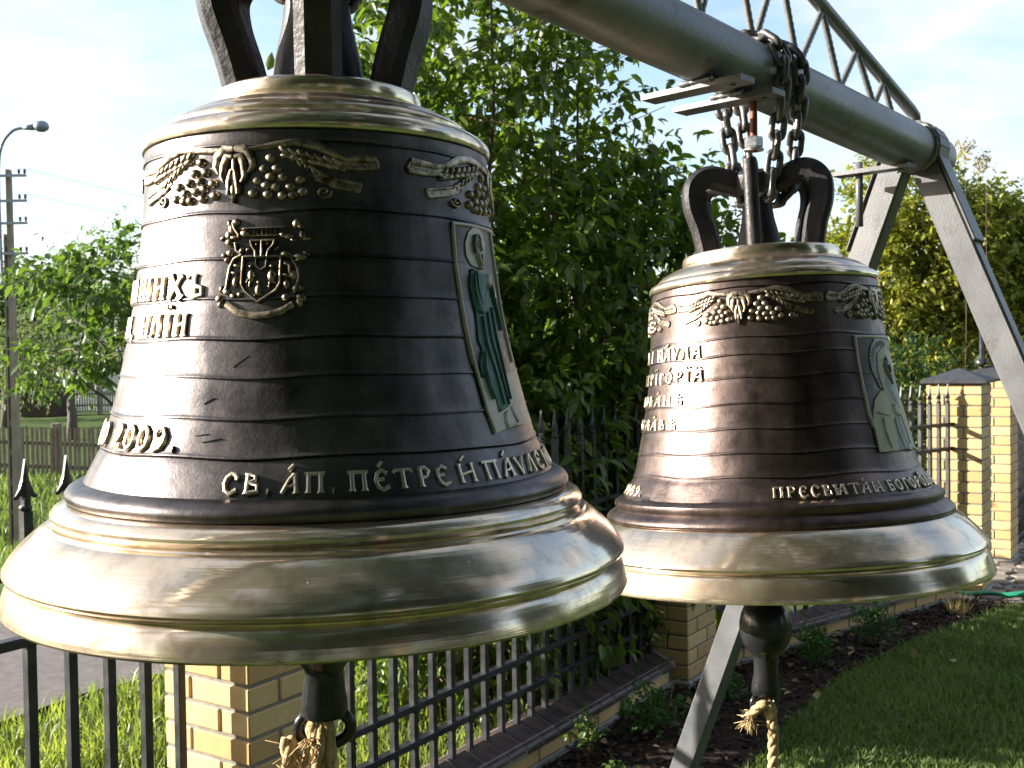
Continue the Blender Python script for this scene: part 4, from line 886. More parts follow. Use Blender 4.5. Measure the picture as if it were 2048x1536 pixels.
fr_ = Relief(2, 29.6, .28); S2 = lambda p, z: (R(p - 29.6) * fr_.r0, z - .28)
fr_.stroke([S2(*q) for q in ((30.0, .367), (29.4, .339), (29.6, .31), (29.8, .285), (30.0, .255), (31.2, .23))], .0052, .0034); fr_.stroke([S2(*q) for q in ((29.4, .3672), (45, .3674), (60, .3672), (72, .367))], .0050, .0036); fr_.build('plaque_frame', M['silver'], pq2)
hl = relief_poly(2, pq2, 'halo', M['bluegrey'], [(44.1, .3645), (39.6, .352), (37.2, .335), (37.2, .316), (39.2, .302), (41.5, .286), (52, .284), (60, .300), (63.5, .326), (63.5, .346), (59, .3645)], .0030, rows=24, dome=.1)
ry = Relief(2, 50, .322); 
for k in range(26):
    a = R(75 + k * 8.2); x0, y0 = math.cos(a), math.sin(a); ry.stroke([(.036 * x0, .032 * y0), (.043 * x0, .0395 * y0)], .0010, .0038)
ry.build('rays', M['silver'], hl)
relief_poly(2, pq2, 'body', M['ivory'], [(40.5, .284), (35.2, .27), (32.3, .251), (31.4, .234), (31.2, .211), (31.0, .1895), (69.8, .1885), (70, .22), (67, .255), (62, .275), (52, .282)], .0042, rows=26, cols=12, dome=.3)
relief_poly(2, pq2, 'veil', M['ivory'], [(50, .353), (42.9, .34), (41.5, .315), (42.5, .294), (44.1, .273), (47.2, .258), (57, .258), (59.5, .283), (60, .31), (58.5, .338), (54, .352)], .0062, rows=24, cols=10, dome=.35)
relief_poly(2, pq2, 'neckcloth', M['bluegrey'], [(45.2, .318), (44.6, .296), (46.5, .272), (49, .262), (55.5, .262), (57, .29), (56.5, .32), (53, .338), (48, .338)], .0070, rows=18, cols=8, dome=.3)
relief_poly(2, pq2, 'visage', M['facebrown'], [(47.9, .334), (45.0, .323), (45.0, .312), (47.4, .300), (50.5, .292), (53.7, .300), (54.6, .316), (52.4, .331)], .0092, dome=.5)
relief_poly(2, pq2, 'gown', M['bluegrey'], [(46.5, .246), (44.3, .221), (43.0, .190), (56.5, .189), (58, .219), (55, .248)], .0056, dome=.3)
fd = Relief(2, 45, .23); F2 = lambda p, z: (R(p - 45) * fd.r0, z - .23)
for q in ([(34.6, .252), (38, .248), (42, .246), (46, .249)], [(37.5, .243), (37.0, .222), (38.2, .196)], [(46, .24), (46.5, .215), (48, .192)], [(50, .245), (50, .22), (51.5, .192)], [(53, .245), (54.5, .222), (55, .20)]): fd.stroke([F2(*p) for p in q], .0016, .0058)
fd.build('folds', M['ivory'], pq2)
fc = Relief(2, 49.5, .314); fc.stroke([(-.0002, .009), (.0004, .002), (.0018, -.003)], [.001, .0016, .0026], .0112); fc.stroke([(-.0068, .0075), (-.003, .0088), (.001, .0078), (.0048, .0082)], .0014, .0106); fc.stroke([(-.0022, -.0085), (.0015, -.0088), (.004, -.0080)], .0016, .0106)
for x in (-.0042, .0030): fc.blob(x, .0045, .0018, .0011, .0108)
fc.build('features', M['bluegrey'], pq2)
relief_poly(2, pq2, 'hands', M['ivory'], [(46.8, .262), (45.6, .254), (47.0, .246), (51.5, .243), (52.5, .252), (50, .260)], .0075, rows=8, cols=4, dome=.5)

# ------------------------------------------------------------------ chains over the pipe
def link_mesh():
    m = MB(); pts = []; L, Rr = 0.0105, 0.0098
    for k in range(7): a = R(-90 + 30 * k); pts.append((L + Rr * math.cos(a), Rr * math.sin(a), 0))
    for k in range(7): a = R(90 + 30 * k); pts.append((-L + Rr * math.cos(a), Rr * math.sin(a), 0))
    m.tube(pts, 0.0056, 8, closed=True); me = bpy.data.meshes.new('chain_link'); me.from_pydata(m.v, [], m.f)
    me.polygons.foreach_set('use_smooth', [True] * len(m.f)); me.materials.append(M['chain']); return me
me_link = link_mesh()
def chain(label, t0, t1, zlow, slow, offs=0.0):
    root = thing('chain', label, 'chain', PP(t0, 0, zlow), group='chains slung over the pipe')
    rp = 0.0505 + 0.0095; zc = PP(t0).z; path = []
    # closed loop: up the far side, over the pipe, down the near side, under the crown
    n = 400
    ctrl = [(-slow, zlow + .004)] + [(-rp + .003, zc - .03)] + [(rp * math.cos(R(a)), zc + rp * math.sin(R(a))) for a in range(180, -1, -15)] + [(rp - .003, zc - .03), (slow, zlow + .004), (slow * .5, zlow - .010), (-slow * .5, zlow - .010)]
    loop = ctrl + [ctrl[0]]; seg = [math.hypot(b[0] - a[0], b[1] - a[1]) for a, b in zip(loop, loop[1:])]; tot = sum(seg); N = int(round(tot / 0.0300 / 2)) * 2
    cum = np.concatenate([[0], np.cumsum(seg)])
    for i in range(N):
        d = tot * (i + offs) / N % tot; s_ = float(np.interp(d, cum, [p[0] for p in loop])); z = float(np.interp(d, cum, [p[1] for p in loop])); d2 = (d + .004) % tot
        s2 = float(np.interp(d2, cum, [p[0] for p in loop])); z2 = float(np.interp(d2, cum, [p[1] for p in loop]))
        f = d / tot; tt = t0 + (t1 - t0) * math.sin(math.pi * f) + random.uniform(-.001, .001)
        p = PP(tt, s_, z); q = PP(tt, s2, z2); ax = (q - p).normalized(); side = PD - ax * PD.dot(ax); side.normalize(); oth = ax.cross(side)
        a = R(45 + 90 * (i % 2) + random.uniform(-9, 9)); y = side * math.cos(a) + oth * math.sin(a); zz = ax.cross(y)
        o = link('chain_link', me_link, root); Mx = Matrix((ax, y, zz)).transposed().to_4x4(); Mx.translation = p - root.location; o.matrix_local = Mx
    return root
chain('dark steel chain looped over the pipe and the brown bell crown, beside the lugs', -0.012, -0.020, 1.985, 0.032, 0.1)
chain('dark steel chain looped over the pipe and the brown bell crown, away from the lugs', 0.048, 0.040, 1.990, 0.036, 0.6)
chain('dark steel chain looped over the pipe above the large black bell', -0.925, -0.93, 2.118, 0.040, 0.3)
chain('second dark steel chain holding the large black bell crown', -0.865, -0.86, 2.118, 0.040, 0.8)
# hanger bolt between lug and crown
hb = thing('hanger_bolt', 'rusty threaded rod with zinc nut above the brown bell crown', 'bolt', (0.396, 1.727, 2.03))
m = MB(); pts = []; rr = []
for i in range(61): pts.append((0, 0, 0.015 + 0.085 * i / 60)); rr.append(0.0066 if i % 2 else 0.0054)
m.tube(pts, rr, 10); m.build('threaded_rod', M['rust'], hb)
m = MB(); m.lathe([(0, .021), (.0135, .021), (.015, .024), (.015, .036), (.0135, .039), (0, .039)], 6, smooth=False); m.build('nut', M['zinc'], hb)
m = MB(); m.lathe([(0, .017), (.016, .017), (.016, .0205), (0, .0205)], 18); m.build('washer', M['zinc'], hb)

# ------------------------------------------------------------------ clappers and ropes
def eye(c, rx, rz, r, tilt, parent, name='eye'):
    m = MB(); a0 = R(tilt); pts = [(c[0] + rx * math.cos(a) * math.cos(a0), c[1] + rx * math.cos(a) * math.sin(a0), c[2] + rz * math.sin(a)) for a in [2 * math.pi * k / 28 for k in range(28)]]
    m.tube(pts, r, 10, closed=True); return m.build(name, M['blackpaint'], parent)
c1 = thing('bell_clapper', 'black iron clapper with a broad eye under the large black bell', 'clapper', (-0.206, 1.13, 1.30), group='iron clappers')
z = 1.30
MB().lathe([(0, .040), (.023, .041), (.0250, .046), (.0242, .058), (.0222, .072), (.0205, .086), (.0225, .093), (.030, .102), (.043, .118), (.052, .138), (.055, .160), (.050, .185), (.036, .205), (.022, .23), (.015, .30), (.013, .50)], 28).build('ball', M['blackpaint'], c1, 40)
MB().tube([(0, 0, .49), (0.004, 0.004, .67)], .012, 10).build('shaft', M['blackpaint'], c1)
eye((0.000, 0, .028), .0275, .0190, .0066, 8, c1)
c2 = thing('bell_clapper', 'glossy black iron clapper with a round ball under the brown bell', 'clapper', (0.413, 1.75, 1.10), group='iron clappers')
MB().lathe([(0, .054), (.021, .055), (.0245, .060), (.0235, .072), (.0205, .088), (.0200, .098), (.0200, .1185), (.0218, .1225), (.0275, .1275), (.0345, .1365), (.0395, .1480), (.0428, .1620), (.0428, .1750), (.0400, .1890), (.0350, .2015), (.0300, .2100), (.027, .222), (.019, .25), (.014, .30), (.013, .5), (.013, .62)], 30).build('ball', M['blackpaint'], c2, 40)
MB().tube([(0, 0, .61), (-.02, .03, .74)], .012, 10).build('shaft', M['blackpaint'], c2)
eye((-.004, -.002, .045), .0235, .0150, .0052, 25, c2)
def twisted(parent, name, path, r, n=3, pitch=0.055):
    path = [Vector(p) for p in path]
    cum = [0]
    for a, b in zip(path, path[1:]): cum.append(cum[-1] + (b - a).length)
    T = cum[-1]; steps = max(12, int(T / 0.006))
    for j in range(n):
        pts = []
        for i in range(steps + 1):
            d = T * i / steps; k = max(0, min(len(path) - 2, int(np.searchsorted(cum, d) - 1))); f = (d - cum[k]) / max(1e-6, cum[k + 1] - cum[k]); p = path[k].lerp(path[k + 1], f)
            t = (path[k + 1] - path[k]).normalized(); u = Vector((1, 0.3, 0)); u = (u - t * u.dot(t)).normalized(); v = t.cross(u); a = 2 * math.pi * (d / pitch + j / n)
            pts.append(p + (u * math.cos(a) + v * math.sin(a)) * r * 0.5)
        MB().tube(pts, r * 0.62, 7).build(name, M['rope'], parent)
def fibres(parent, pts, n, L, r=0.0009, spread=1.0, name='frayed_fibres', down=0.4):
    m = MB()
    for _ in range(n):
        a = Vector(random.choice(pts)) + Vector([random.uniform(-.006, .006) for _ in range(3)]); d = Vector([random.uniform(-1, 1) * spread, random.uniform(-1, 1) * spread, random.uniform(-1, .6) - down]).normalized(); l = L * random.uniform(.4, 1.2); k = Vector([random.uniform(-.4, .4) for _ in range(3)])
        m.tube([a, a + d * l * .5 + k * l * .1, a + (d + k * .6) * l], [r, r, r * .5], 4)
    return m.build(name, M['rope'], parent, kind='stuff')
r2 = thing('bell_rope', 'straight twisted hemp rope hanging from the round-ball clapper', 'rope', (0.413, 1.735, 1.135), group='hemp bell ropes')
twisted(r2, 'strand', [(-.002, .012, .002), (.002, -.002, -.008), (.006, -.006, -.03), (.005, -.004, -.12), (.003, 0, -.28), (.002, 0, -.60), (.004, 0, -.95)], 0.0085)
twisted(r2, 'knot_strand', [(-.030, .006, -.012), (-.018, -.012, .010), (-.004, -.014, .016), (.004, -.010, .006), (.004, -.004, -.014)], 0.0075)
fibres(r2, [(-.030, .004, -.006), (-.033, .002, -.014), (-.028, .002, -.018)], 70, .022, .0008)
fibres(r2, [(0.004, 0, -.1 - .1 * k) for k in range(8)] + [(.006, -.006, -.02)], 70, .010, .0004)
r1 = thing('bell_rope', 'thick frayed hemp rope bunched through the broad clapper eye', 'rope', (-0.206, 1.125, 1.30), group='hemp bell ropes')
for (x0, bow, ph) in ((-.006, -.016, 0), (-.001, -.024, 1), (.005, -.016, 2), (.007, -.004, 3), (-.010, -.010, 4), (-.012, .004, 5), (.002, .008, 6)):
    p = [(x0 * .6, .016, .010), (x0 * .7, .006, .030), (x0, -.008, .034), (x0 * 1.3, bow * .8, .012), (x0 * 1.6 - .004, bow, -.02), (x0 * 1.8 - .008 + .006 * math.sin(ph), bow * .9, -.07), (x0 * 1.6 - .010, bow * .6, -.16), (x0 * .8 - .010, bow * .3, -.40), (x0 * .5 - .01, 0, -.85)]
    q = smooth_path(p, 4); MB().tube(q, [.0048 * random.uniform(.8, 1.25) for _ in q], 8).build('strand', M['rope'], r1)
twisted(r1, 'knot_strand', [(-.038, -.004, .020), (-.034, -.012, 0), (-.036, -.010, -.03), (-.024, -.016, -.06)], .0085)
fibres(r1, [(-.012, -.016, .02), (-.02, -.018, -.01), (0, -.02, 0), (.008, -.014, -.03), (-.026, -.012, -.04), (-.01, -.02, -.07), (-.034, -.006, .01), (-.030, -.010, -.02)], 220, .024, .0008)

# ------------------------------------------------------------------ vegetation
def foliage(name, parent, ells, ntw, nleaf, L, W, mat, twl=0.3, up=0.35, droop=0.35, shell=0.45, twigs=0, spread=0.6, tip_bias=0.0, kind='stuff', gaps=0.0, zmin=0.03, fine=False):
    """leaves carried on short twigs that fill a set of ellipsoids (cx, cy, cz, rx, ry, rz, weight)"""
    e = np.array([q[:6] for q in ells], float); w = np.array([q[6] if len(q) > 6 else 1 for q in ells], float); w /= w.sum()
    k = RNG.choice(len(e), ntw, p=w); u = rand_unit(ntw); rad = (shell + (1 - shell) * RNG.random(ntw) ** 0.6)
    P = e[k, :3] + u * e[k, 3:] * rad[:, None]; ok = P[:, 2] > zmin
    if gaps > 0:
        g = np.sin(P[:, 0] * 5.3 + 1.7) * np.sin(P[:, 2] * 6.1 + P[:, 0] * 2) + 0.6 * np.sin(P[:, 1] * 7.7 + P[:, 2] * 3.1); ok &= (g > -1 + gaps * 1.4 * RNG.random(ntw))
    P = P[ok]; u = u[ok]; n0 = len(P)
    d = u * [1, 1, 0.6] + rand_unit(n0) * spread + [0, 0, up]; d /= np.linalg.norm(d, axis=1)[:, None]
    f = RNG.random((n0, nleaf)); tl = twl * (0.6 + 0.8 * RNG.random(n0))
    pos = P[:, None, :] + d[:, None, :] * (f * tl[:, None])[..., None]; pos = pos.reshape(-1, 3) + RNG.normal(size=(n0 * nleaf, 3)) * L * 0.15
    dd = np.repeat(d, nleaf, 0) * 0.6 + rand_unit(len(pos)) * 0.9 + [0, 0, -droop]; nn = rand_unit(len(pos)) * 0.6 + [0, 0, 1]
    s_ = np.repeat(0.75 + 0.5 * RNG.random(n0), nleaf) * (0.45 + 0.75 * RNG.random(len(pos))); V, F = (leaf_arrays8 if fine else leaf_arrays)(pos, dd, nn, L * s_, W * s_)
    cl = np.repeat(RNG.random(n0), nleaf); t = np.clip(0.25 + 0.45 * cl + 0.35 * RNG.random(len(pos)) + tip_bias * (np.repeat(rad[ok], nleaf) - .7) - .1, 0, 1)
    o = npmesh(name, V, F, mat, parent, tint=np.repeat(t, 8 if fine else 5), kind=kind)
    if twigs:
        m = MB()
        for i in RNG.choice(n0, min(n0, twigs), replace=False):
            a = P[i] - d[i] * tl[i] * 1.2; b = P[i] + d[i] * tl[i]; m.tube([a, (a + b) / 2 + RNG.normal(size=3) * .02, b], [L * .055, L * .04, L * .02], 4, cap=False)
        m.build('twigs', M['twig'], parent, kind='stuff')
    return o
def branchy(parent, base, tips, r0, mat, name='trunk', wob=0.06):
    for i, tp in enumerate(tips):
        b = Vector(base[i] if isinstance(base, list) else base); tpv = Vector(tp); n = 7; pts = []; rr = []
        for k in range(n + 1):
            f = k / n; p = b.lerp(tpv, f) + Vector((random.uniform(-1, 1), random.uniform(-1, 1), 0)) * wob * math.sin(math.pi * f); p.z += 0.12 * (tpv - b).length * math.sin(math.pi * f) * 0.3
            pts.append(p); rr.append(r0 * (1 - .8 * f))
        MB().tube(pts, rr, 7).build(name, mat, parent)
# the big shrub behind the fence
sh = thing('shrub', 'large leafy green shrub growing behind the iron fence between both bells', 'shrub', (0.35, 6.0, 0))
W2L = lambda p: (p[0] - 0.35, p[1] - 6.0, p[2])
stems = [((-0.5, 5.2, 0), (-0.9, 5.0, 2.9)), ((-0.3, 5.3, 0), (-0.5, 5.5, 3.9)), ((-0.1, 5.5, 0), (-0.1, 5.3, 4.0)), ((0.1, 5.6, 0), (0.05, 6.0, 3.8)), ((0.3, 5.9, 0), (0.4, 5.8, 3.5)), ((0.5, 6.0, 0), (0.75, 6.3, 3.1)), ((0.7, 6.2, 0), (1.0, 6.2, 2.6)), ((0.0, 5.4, 0), (-0.6, 4.9, 1.9)), ((0.6, 6.2, 0), (0.3, 5.6, 2.2)), ((0.9, 6.5, 0), (1.2, 6.9, 2.7)), ((0.2, 5.8, 0), (0.25, 5.4, 3.2))]
for a, b in stems: branchy(sh, W2L(a), [W2L(b)], 0.022, M['bark'], 'stem')
E_ = [(-0.55, 5.35, 0.65, .55, .45, .65, 1.0), (-0.38, 5.0, 0.85, .42, .34, .80, 1.1), (0.05, 5.25, 1.0, .40, .30, .95, 1.0), (-0.9, 5.1, 1.7, .35, .35, .8, .6), (0.0, 5.6, 0.9, .65, .5, .9, 1.3), (0.45, 6.0, 1.0, .6, .55, 1.0, 1.3), (0.95, 6.6, 1.0, .55, .55, 1.0, 1.0),
      (-0.55, 5.4, 1.8, .62, .55, .8, 1.3), (0.1, 5.7, 2.0, .65, .6, .8, 1.5), (0.65, 6.2, 2.0, .62, .6, .75, 1.4), (1.05, 6.6, 2.1, .42, .5, .6, .7),
      (-0.75, 5.3, 2.9, .38, .4, .65, .36), (-0.25, 5.5, 3.1, .45, .45, .8, .62), (0.2, 5.8, 3.0, .4, .4, .7, .50), (0.60, 6.1, 2.70, .34, .4, .45, .24), (-0.45, 5.4, 4.0, .35, .35, .5, .16), (0.05, 5.6, 3.9, .3, .3, .5, .12)]
E_ = [(*W2L(q[:3]), *q[3:]) for q in E_]
foliage('crown', sh, E_, 6400, 9, 0.090, 0.046, M['leaf_shrub'], 0.30, 0.25, 0.55, 0.35, twigs=300, gaps=0.42, fine=True)
# leaves and shoots pushing through the bars and over the coping
E3 = [(0.30, 5.15, .40, .16, .10, .30, 1), (0.0, 4.85, .55, .2, .10, .35, .7)]
foliage('fence_shoots', sh, [(*W2L(q[:3]), *q[3:]) for q in E3], 70, 6, 0.085, 0.045, M['leaf_shrub'], 0.2, 0.1, 0.6, 0.2, fine=True)
for (a, b) in (((0.55, 5.9, 1.05), (0.92, 5.2, 1.42)), ((0.5, 5.8, 1.1), (0.62, 5.0, 1.28))):
    a_, b_ = Vector(W2L(a)), Vector(W2L(b)); MB().tube([a_, a_.lerp(b_, .5) + Vector((0, 0, .05)), b_], [.007, .005, .003], 5).build('runner', M['twig'], sh)
# trees to the right, beyond the gate
def tree(name, label, base, ells, ntw, nl, L, W, mat, tr=0.09, group=None, twl=0.4, gaps=0.3, cat='tree', tips=None, twigs=60, up=.3, droop=.3, fine=False):
    z0 = float(terrain(base[0], base[1])); t = thing(name, label, cat, (base[0], base[1], z0), 0, group)
    tops = tips or [(q[0], q[1], q[2]) for q in ells[:6]]
    zt = min(q[2] for q in tops) * .55
    MB().tube([(0, 0, -.1), (0.03, 0.02, zt * .5), (0, 0, zt)], [tr * 1.25, tr, tr * .8], 9).build('trunk', M['bark'], t)
    branchy(t, (0, 0, zt * .96), tops, tr * .55, M['bark'], 'branch', .12)
    foliage('crown', t, ells, ntw, nl, L, W, mat, twl, up, droop, 0.3, twigs=twigs, gaps=gaps, fine=fine)
    return t
GR = 'trees beyond the gate'
tree('deciduous_tree', 'yellowing bushy tree behind the gate pillars, its crown split by the grey leg', (5.2, 14.0), [(-.4, 0, 1.2, 1.0, .8, 1.2), (.6, .2, 1.5, 1.0, .8, 1.3), (-.35, 0, 2.6, .8, .6, .9), (.45, 0, 2.8, .75, .6, .8), (-.35, 0, 3.6, .35, .35, .75, .45), (.45, 0, 3.35, .4, .35, .6, .5)], 2600, 10, .10, .06, M['leaf_yellow'], group=GR)
tree('deciduous_tree', 'taller yellow-green tree behind the right-hand gate pillar', (6.5, 14.3), [(0, 0, 1.4, 1.1, .8, 1.3), (-.2, 0, 2.7, .8, .6, 1.0), (-.05, 0, 3.25, .45, .35, .6, .5), (.6, 0, 2.4, .7, .6, .9), (.75, 0, 3.1, .3, .3, .5, .3)], 2200, 10, .10, .06, M['leaf_yellow'], group=GR)
tree('deciduous_tree', 'dark green tree standing beyond the yellowing trees', (8.2, 15.6), [(0, 0, 1.5, 1.4, .9, 1.4), (-.4, 0, 2.9, .9, .7, 1.0), (.3, 0, 3.2, .9, .6, .8)], 1900, 10, .11, .065, M['leaf_dark'], group=GR)
tree('deciduous_tree', 'small yellow-green tree seen behind the brown bell crown', (4.2, 14.8), [(0, 0, 1.3, .8, .7, 1.1), (.1, 0, 2.3, .5, .45, .75, .5)], 1200, 10, .10, .06, M['leaf_yellow'], group=GR)
sd = thing('reed', 'two tall stalks with pale seed heads above the yellowing trees', 'reed', (5.55, 13.0, 0))
for (x, z) in ((0.0, 4.10), (.25, 3.95)):
    MB().tube([(x - .05, 0, 0), (x, 0, z * .5), (x + .0, 0, z)], [.004, .003, .002], 5).build('stalk', M['twig'], sd)
    foliage('seed_head', sd, [(x - .03, 0, z + .03, .06, .05, .13)], 40, 6, .05, .022, M['leaf_dead'], .08, .5, .1, .1)
# hedge of dark growth behind the shrub and wall
for i, (x, y, h, lab) in enumerate(((1.9, 10.5, 1.3, 'dark green bush behind the corner pillar'), (3.0, 11.2, 1.5, 'dark green bush behind the spear fence'), (4.2, 11.8, 1.5, 'dark green bush behind the first gate pillar'), (0.2, 9.6, 1.5, 'dark green bush hidden behind the big shrub'))):
    tree('bush', lab, (x, y), [(0, 0, h * .55, .75, .6, h * .55), (.2, 0, h * .8, .5, .5, h * .4)], 420, 9, .085, .05, M['leaf_dark'], .04, 'dark bushes behind the fence', cat='bush', twigs=20)
# left side: bright tree across the lane, darker trees beyond
tree('deciduous_tree', 'bright broad-leaved tree across the lane behind the large black bell', (-3.55, 10.4), [(-.75, 0, 2.75, .42, .4, .20, .6), (-.25, 0, 2.75, .4, .4, .38, .9), (.4, 0, 2.7, .7, .6, .6), (-.80, -.1, 1.95, .34, .35, .20, .6), (-.32, 0, 2.15, .32, .4, .40, .7), (.9, .2, 2.9, .8, .7, .8), (.5, 0, 2.0, .5, .5, .4, .6)], 400, 8, .125, .065, M['leaf_bright'], .05, twl=.30, gaps=.5, twigs=60, up=.1, droop=.5, fine=True)
LG = 'garden trees beyond the picket fences'
tree('deciduous_tree', 'silvery pale tree in the garden beyond the picket fence', (-11.2, 27), [(-.9, 0, 2.0, .9, .9, .9), (-.4, 0, 3.0, 1.1, 1.0, 1.0), (1.0, 0, 4.3, 1.2, 1.0, 1.1, .8)], 900, 8, .15, .05, M['leaf_silver'], .12, LG, twl=.6, up=.0, droop=.6)
tree('deciduous_tree', 'dark round tree beside the concrete pole, beyond the picket fence', (-15.7, 33), [(0, 0, 2.6, 2.2, 1.6, 1.5), (1.6, 0, 3.6, 1.8, 1.4, 1.2), (-.8, 0, 4.0, 1.7, 1.4, 1.2)], 1000, 8, .20, .11, M['leaf_dark'], .15, LG, twl=.6)
tree('deciduous_tree', 'tall green tree beyond the white cottage garden', (-12.2, 40), [(0, 0, 4.2, 2.4, 2, 2.0), (2.2, 0, 5.6, 2.4, 2, 2.2), (-1.4, 0, 3.6, 2.0, 2, 1.6), (4.2, 0, 5.0, 2.2, 2, 2.6)], 1500, 8, .22, .12, M['leaf_shrub'], .2, LG, twl=.7)
tree('deciduous_tree', 'dark tree at the edge of the garden behind the pole', (-18.8, 38), [(0, 0, 2.6, 2.4, 2, 2.2), (1.2, 0, 4.0, 1.8, 1.5, 1.4)], 800, 8, .22, .12, M['leaf_dark'], .16, LG, twl=.7)
# distant treeline so that the horizon is closed
def far_wood():
    n = 26000; a = RNG.random(n) * 2 * np.pi; rad = 85 + 22 * RNG.random(n); x, y = np.sin(a) * rad, np.cos(a) * rad
    h = 5.0 + 2.2 * np.sin(a * 17) + 1.4 * np.sin(a * 41 + 1) + 0.8 * np.sin(a * 97); zz = h * RNG.random(n) ** .8
    V, F = leaf_arrays(np.column_stack([x, y, zz - .3]), rand_unit(n), rand_unit(n), 1.2 + 1.0 * RNG.random(n), 0.9 + .7 * RNG.random(n))
    npmesh('far_wood', V, F, M['leaf_dark'], tint=np.repeat(RNG.random(n), 5), kind='stuff', label='distant belt of trees closing the horizon')
far_wood()
# churchyard trees behind the camera: they darken what the bells mirror
for i, (x, y, s_, lab) in enumerate(((-5.2, -7.5, 1.0, 'tall churchyard lime tree facing the large black bell'), (-1.2, -8.8, 1.15, 'dense churchyard tree facing the gap between the bells'), (3.4, -7.2, 1.1, 'spreading churchyard tree facing the brown bell'), (8.0, -4.6, 1.05, 'broad churchyard tree on the lawn side'), (10.5, 1.0, 0.9, 'young churchyard tree beyond the lawn'))):
    tree('churchyard_tree', lab, (x, y), [(0, 0, 2.6 * s_, 2.6 * s_, 2.2 * s_, 2.2 * s_), (.8, .4, 5.0 * s_, 2.2 * s_, 2 * s_, 1.9 * s_), (-1, 0, 4.6 * s_, 2.0 * s_, 2 * s_, 1.9 * s_), (0, 0, 6.6 * s_, 1.6 * s_, 1.5 * s_, 1.4 * s_)], 2300, 8, .26, .17, M['leaf_dark'], .22, 'churchyard trees around the lawn', twl=.7, gaps=.2)
ct = tree('churchyard_tree', 'unseen added tree whose canopy blocks sky light above the bells', (3.2, -4.2), [(0, 0, 5.2, 2.6, 2.2, 1.3), (-2.6, 1.2, 5.0, 2.4, 2.0, 1.2), (-1.0, 2.4, 5.6, 2.4, 1.6, 1.2), (-4.6, .2, 5.2, 2.0, 2.0, 1.2), (1.8, 1.6, 5.2, 2.0, 2.0, 1.2), (-2.0, -.5, 6.6, 2.8, 2.2, 1.2), (.6, 2.6, 5.3, 1.8, 1.4, 1.0), (-2.6, 4.6, 5.6, 1.9, 1.6, .9), (-4.4, 3.4, 5.4, 1.7, 1.7, .9), (-.6, 5.0, 5.6, 1.8, 1.5, .9)], 3000, 8, .22, .14, M['leaf_dark'], .24, 'churchyard trees around the lawn', twl=.6, gaps=.1)  # unseen canopy, added overhead to darken bell reflections and cut sky fill
# low bushes planted in the bed
BG = 'young bushes planted in the mulch bed'
def box_bush(p, rx, h, n, lab, mat='leaf_box', L=.020):
    t = thing('box_bush', lab, 'bush', (p[0], p[1], 0.0), 0, BG)
    for k in range(4):
        a = random.uniform(0, 6.28); MB().tube([(0, 0, 0), (math.cos(a) * rx * .4, math.sin(a) * rx * .4, h * .5), (math.cos(a) * rx * .6, math.sin(a) * rx * .6, h * .85)], [.005, .004, .002], 5).build('stem', M['twig'], t)
    e = [(random.uniform(-.5, .5) * rx, random.uniform(-.5, .5) * rx, h * random.uniform(.3, .62), rx * .55, rx * .55, h * random.uniform(.25, .42)) for _ in range(5)]
    foliage('crown', t, e, n, 9, L, L * .62, M[mat], .055, .6, .1, .3)
box_bush((0.63, 4.75), .13, .30, 150, 'round green box bush beside the leaning grey leg')
box_bush((1.02, 5.22), .07, .13, 50, 'small green bush half hidden behind the leaning grey leg')
box_bush((1.62, 5.80), .12, .30, 130, 'green box bush behind the round-ball clapper')
box_bush((2.10, 6.16), .13, .32, 150, 'round green box bush beside the low wall, before the spear fence')
box_bush((0.29, 4.42), .035, .25, 26, 'thin yellow-green shoot growing before the dark-coped wall', 'leaf_bright', .028)
box_bush((0.42, 4.20), .05, .10, 26, 'low yellow-green seedling at the foot of the dark-coped wall', 'leaf_bright', .026)
dg = thing('dry_grass_tuft', 'dry straw-coloured grass tuft at the end of the bed', 'grass tuft', (2.86, 6.86, 0))
n_ = 90; a_ = RNG.random(n_) * 6.28; V_ = []; F_ = []
for i in range(n_):
    c_, s_ = math.cos(a_[i]), math.sin(a_[i]); l = random.uniform(.08, .24); b = random.uniform(.15, .8); x0, y0 = random.uniform(-.05, .05), random.uniform(-.05, .05)
    o = len(V_); V_ += [(x0 - s_ * .002, y0 + c_ * .002, 0), (x0 + s_ * .002, y0 - c_ * .002, 0), (x0 + c_ * b * l, y0 + s_ * b * l, l)]; F_.append((o, o + 1, o + 2))
npmesh('blades', np.array(V_), np.array(F_), M['leaf_dead'], dg, tint=RNG.random(len(V_)), kind='stuff')
# flat green hose by the paving
hs = MB(); pts = [(2.95 + .09 * k, 7.42 - .020 * k + .020 * math.sin(k * 1.9), .036 + .008 * math.sin(k * 2.3)) for k in range(34)]
hs.tube(pts, [.030 + .006 * math.sin(k * 1.3) for k in range(34)], 10, flat=.5); hs.build('garden_hose', M['hose'], label='flat green hose lying along the paving edge', cat='hose')

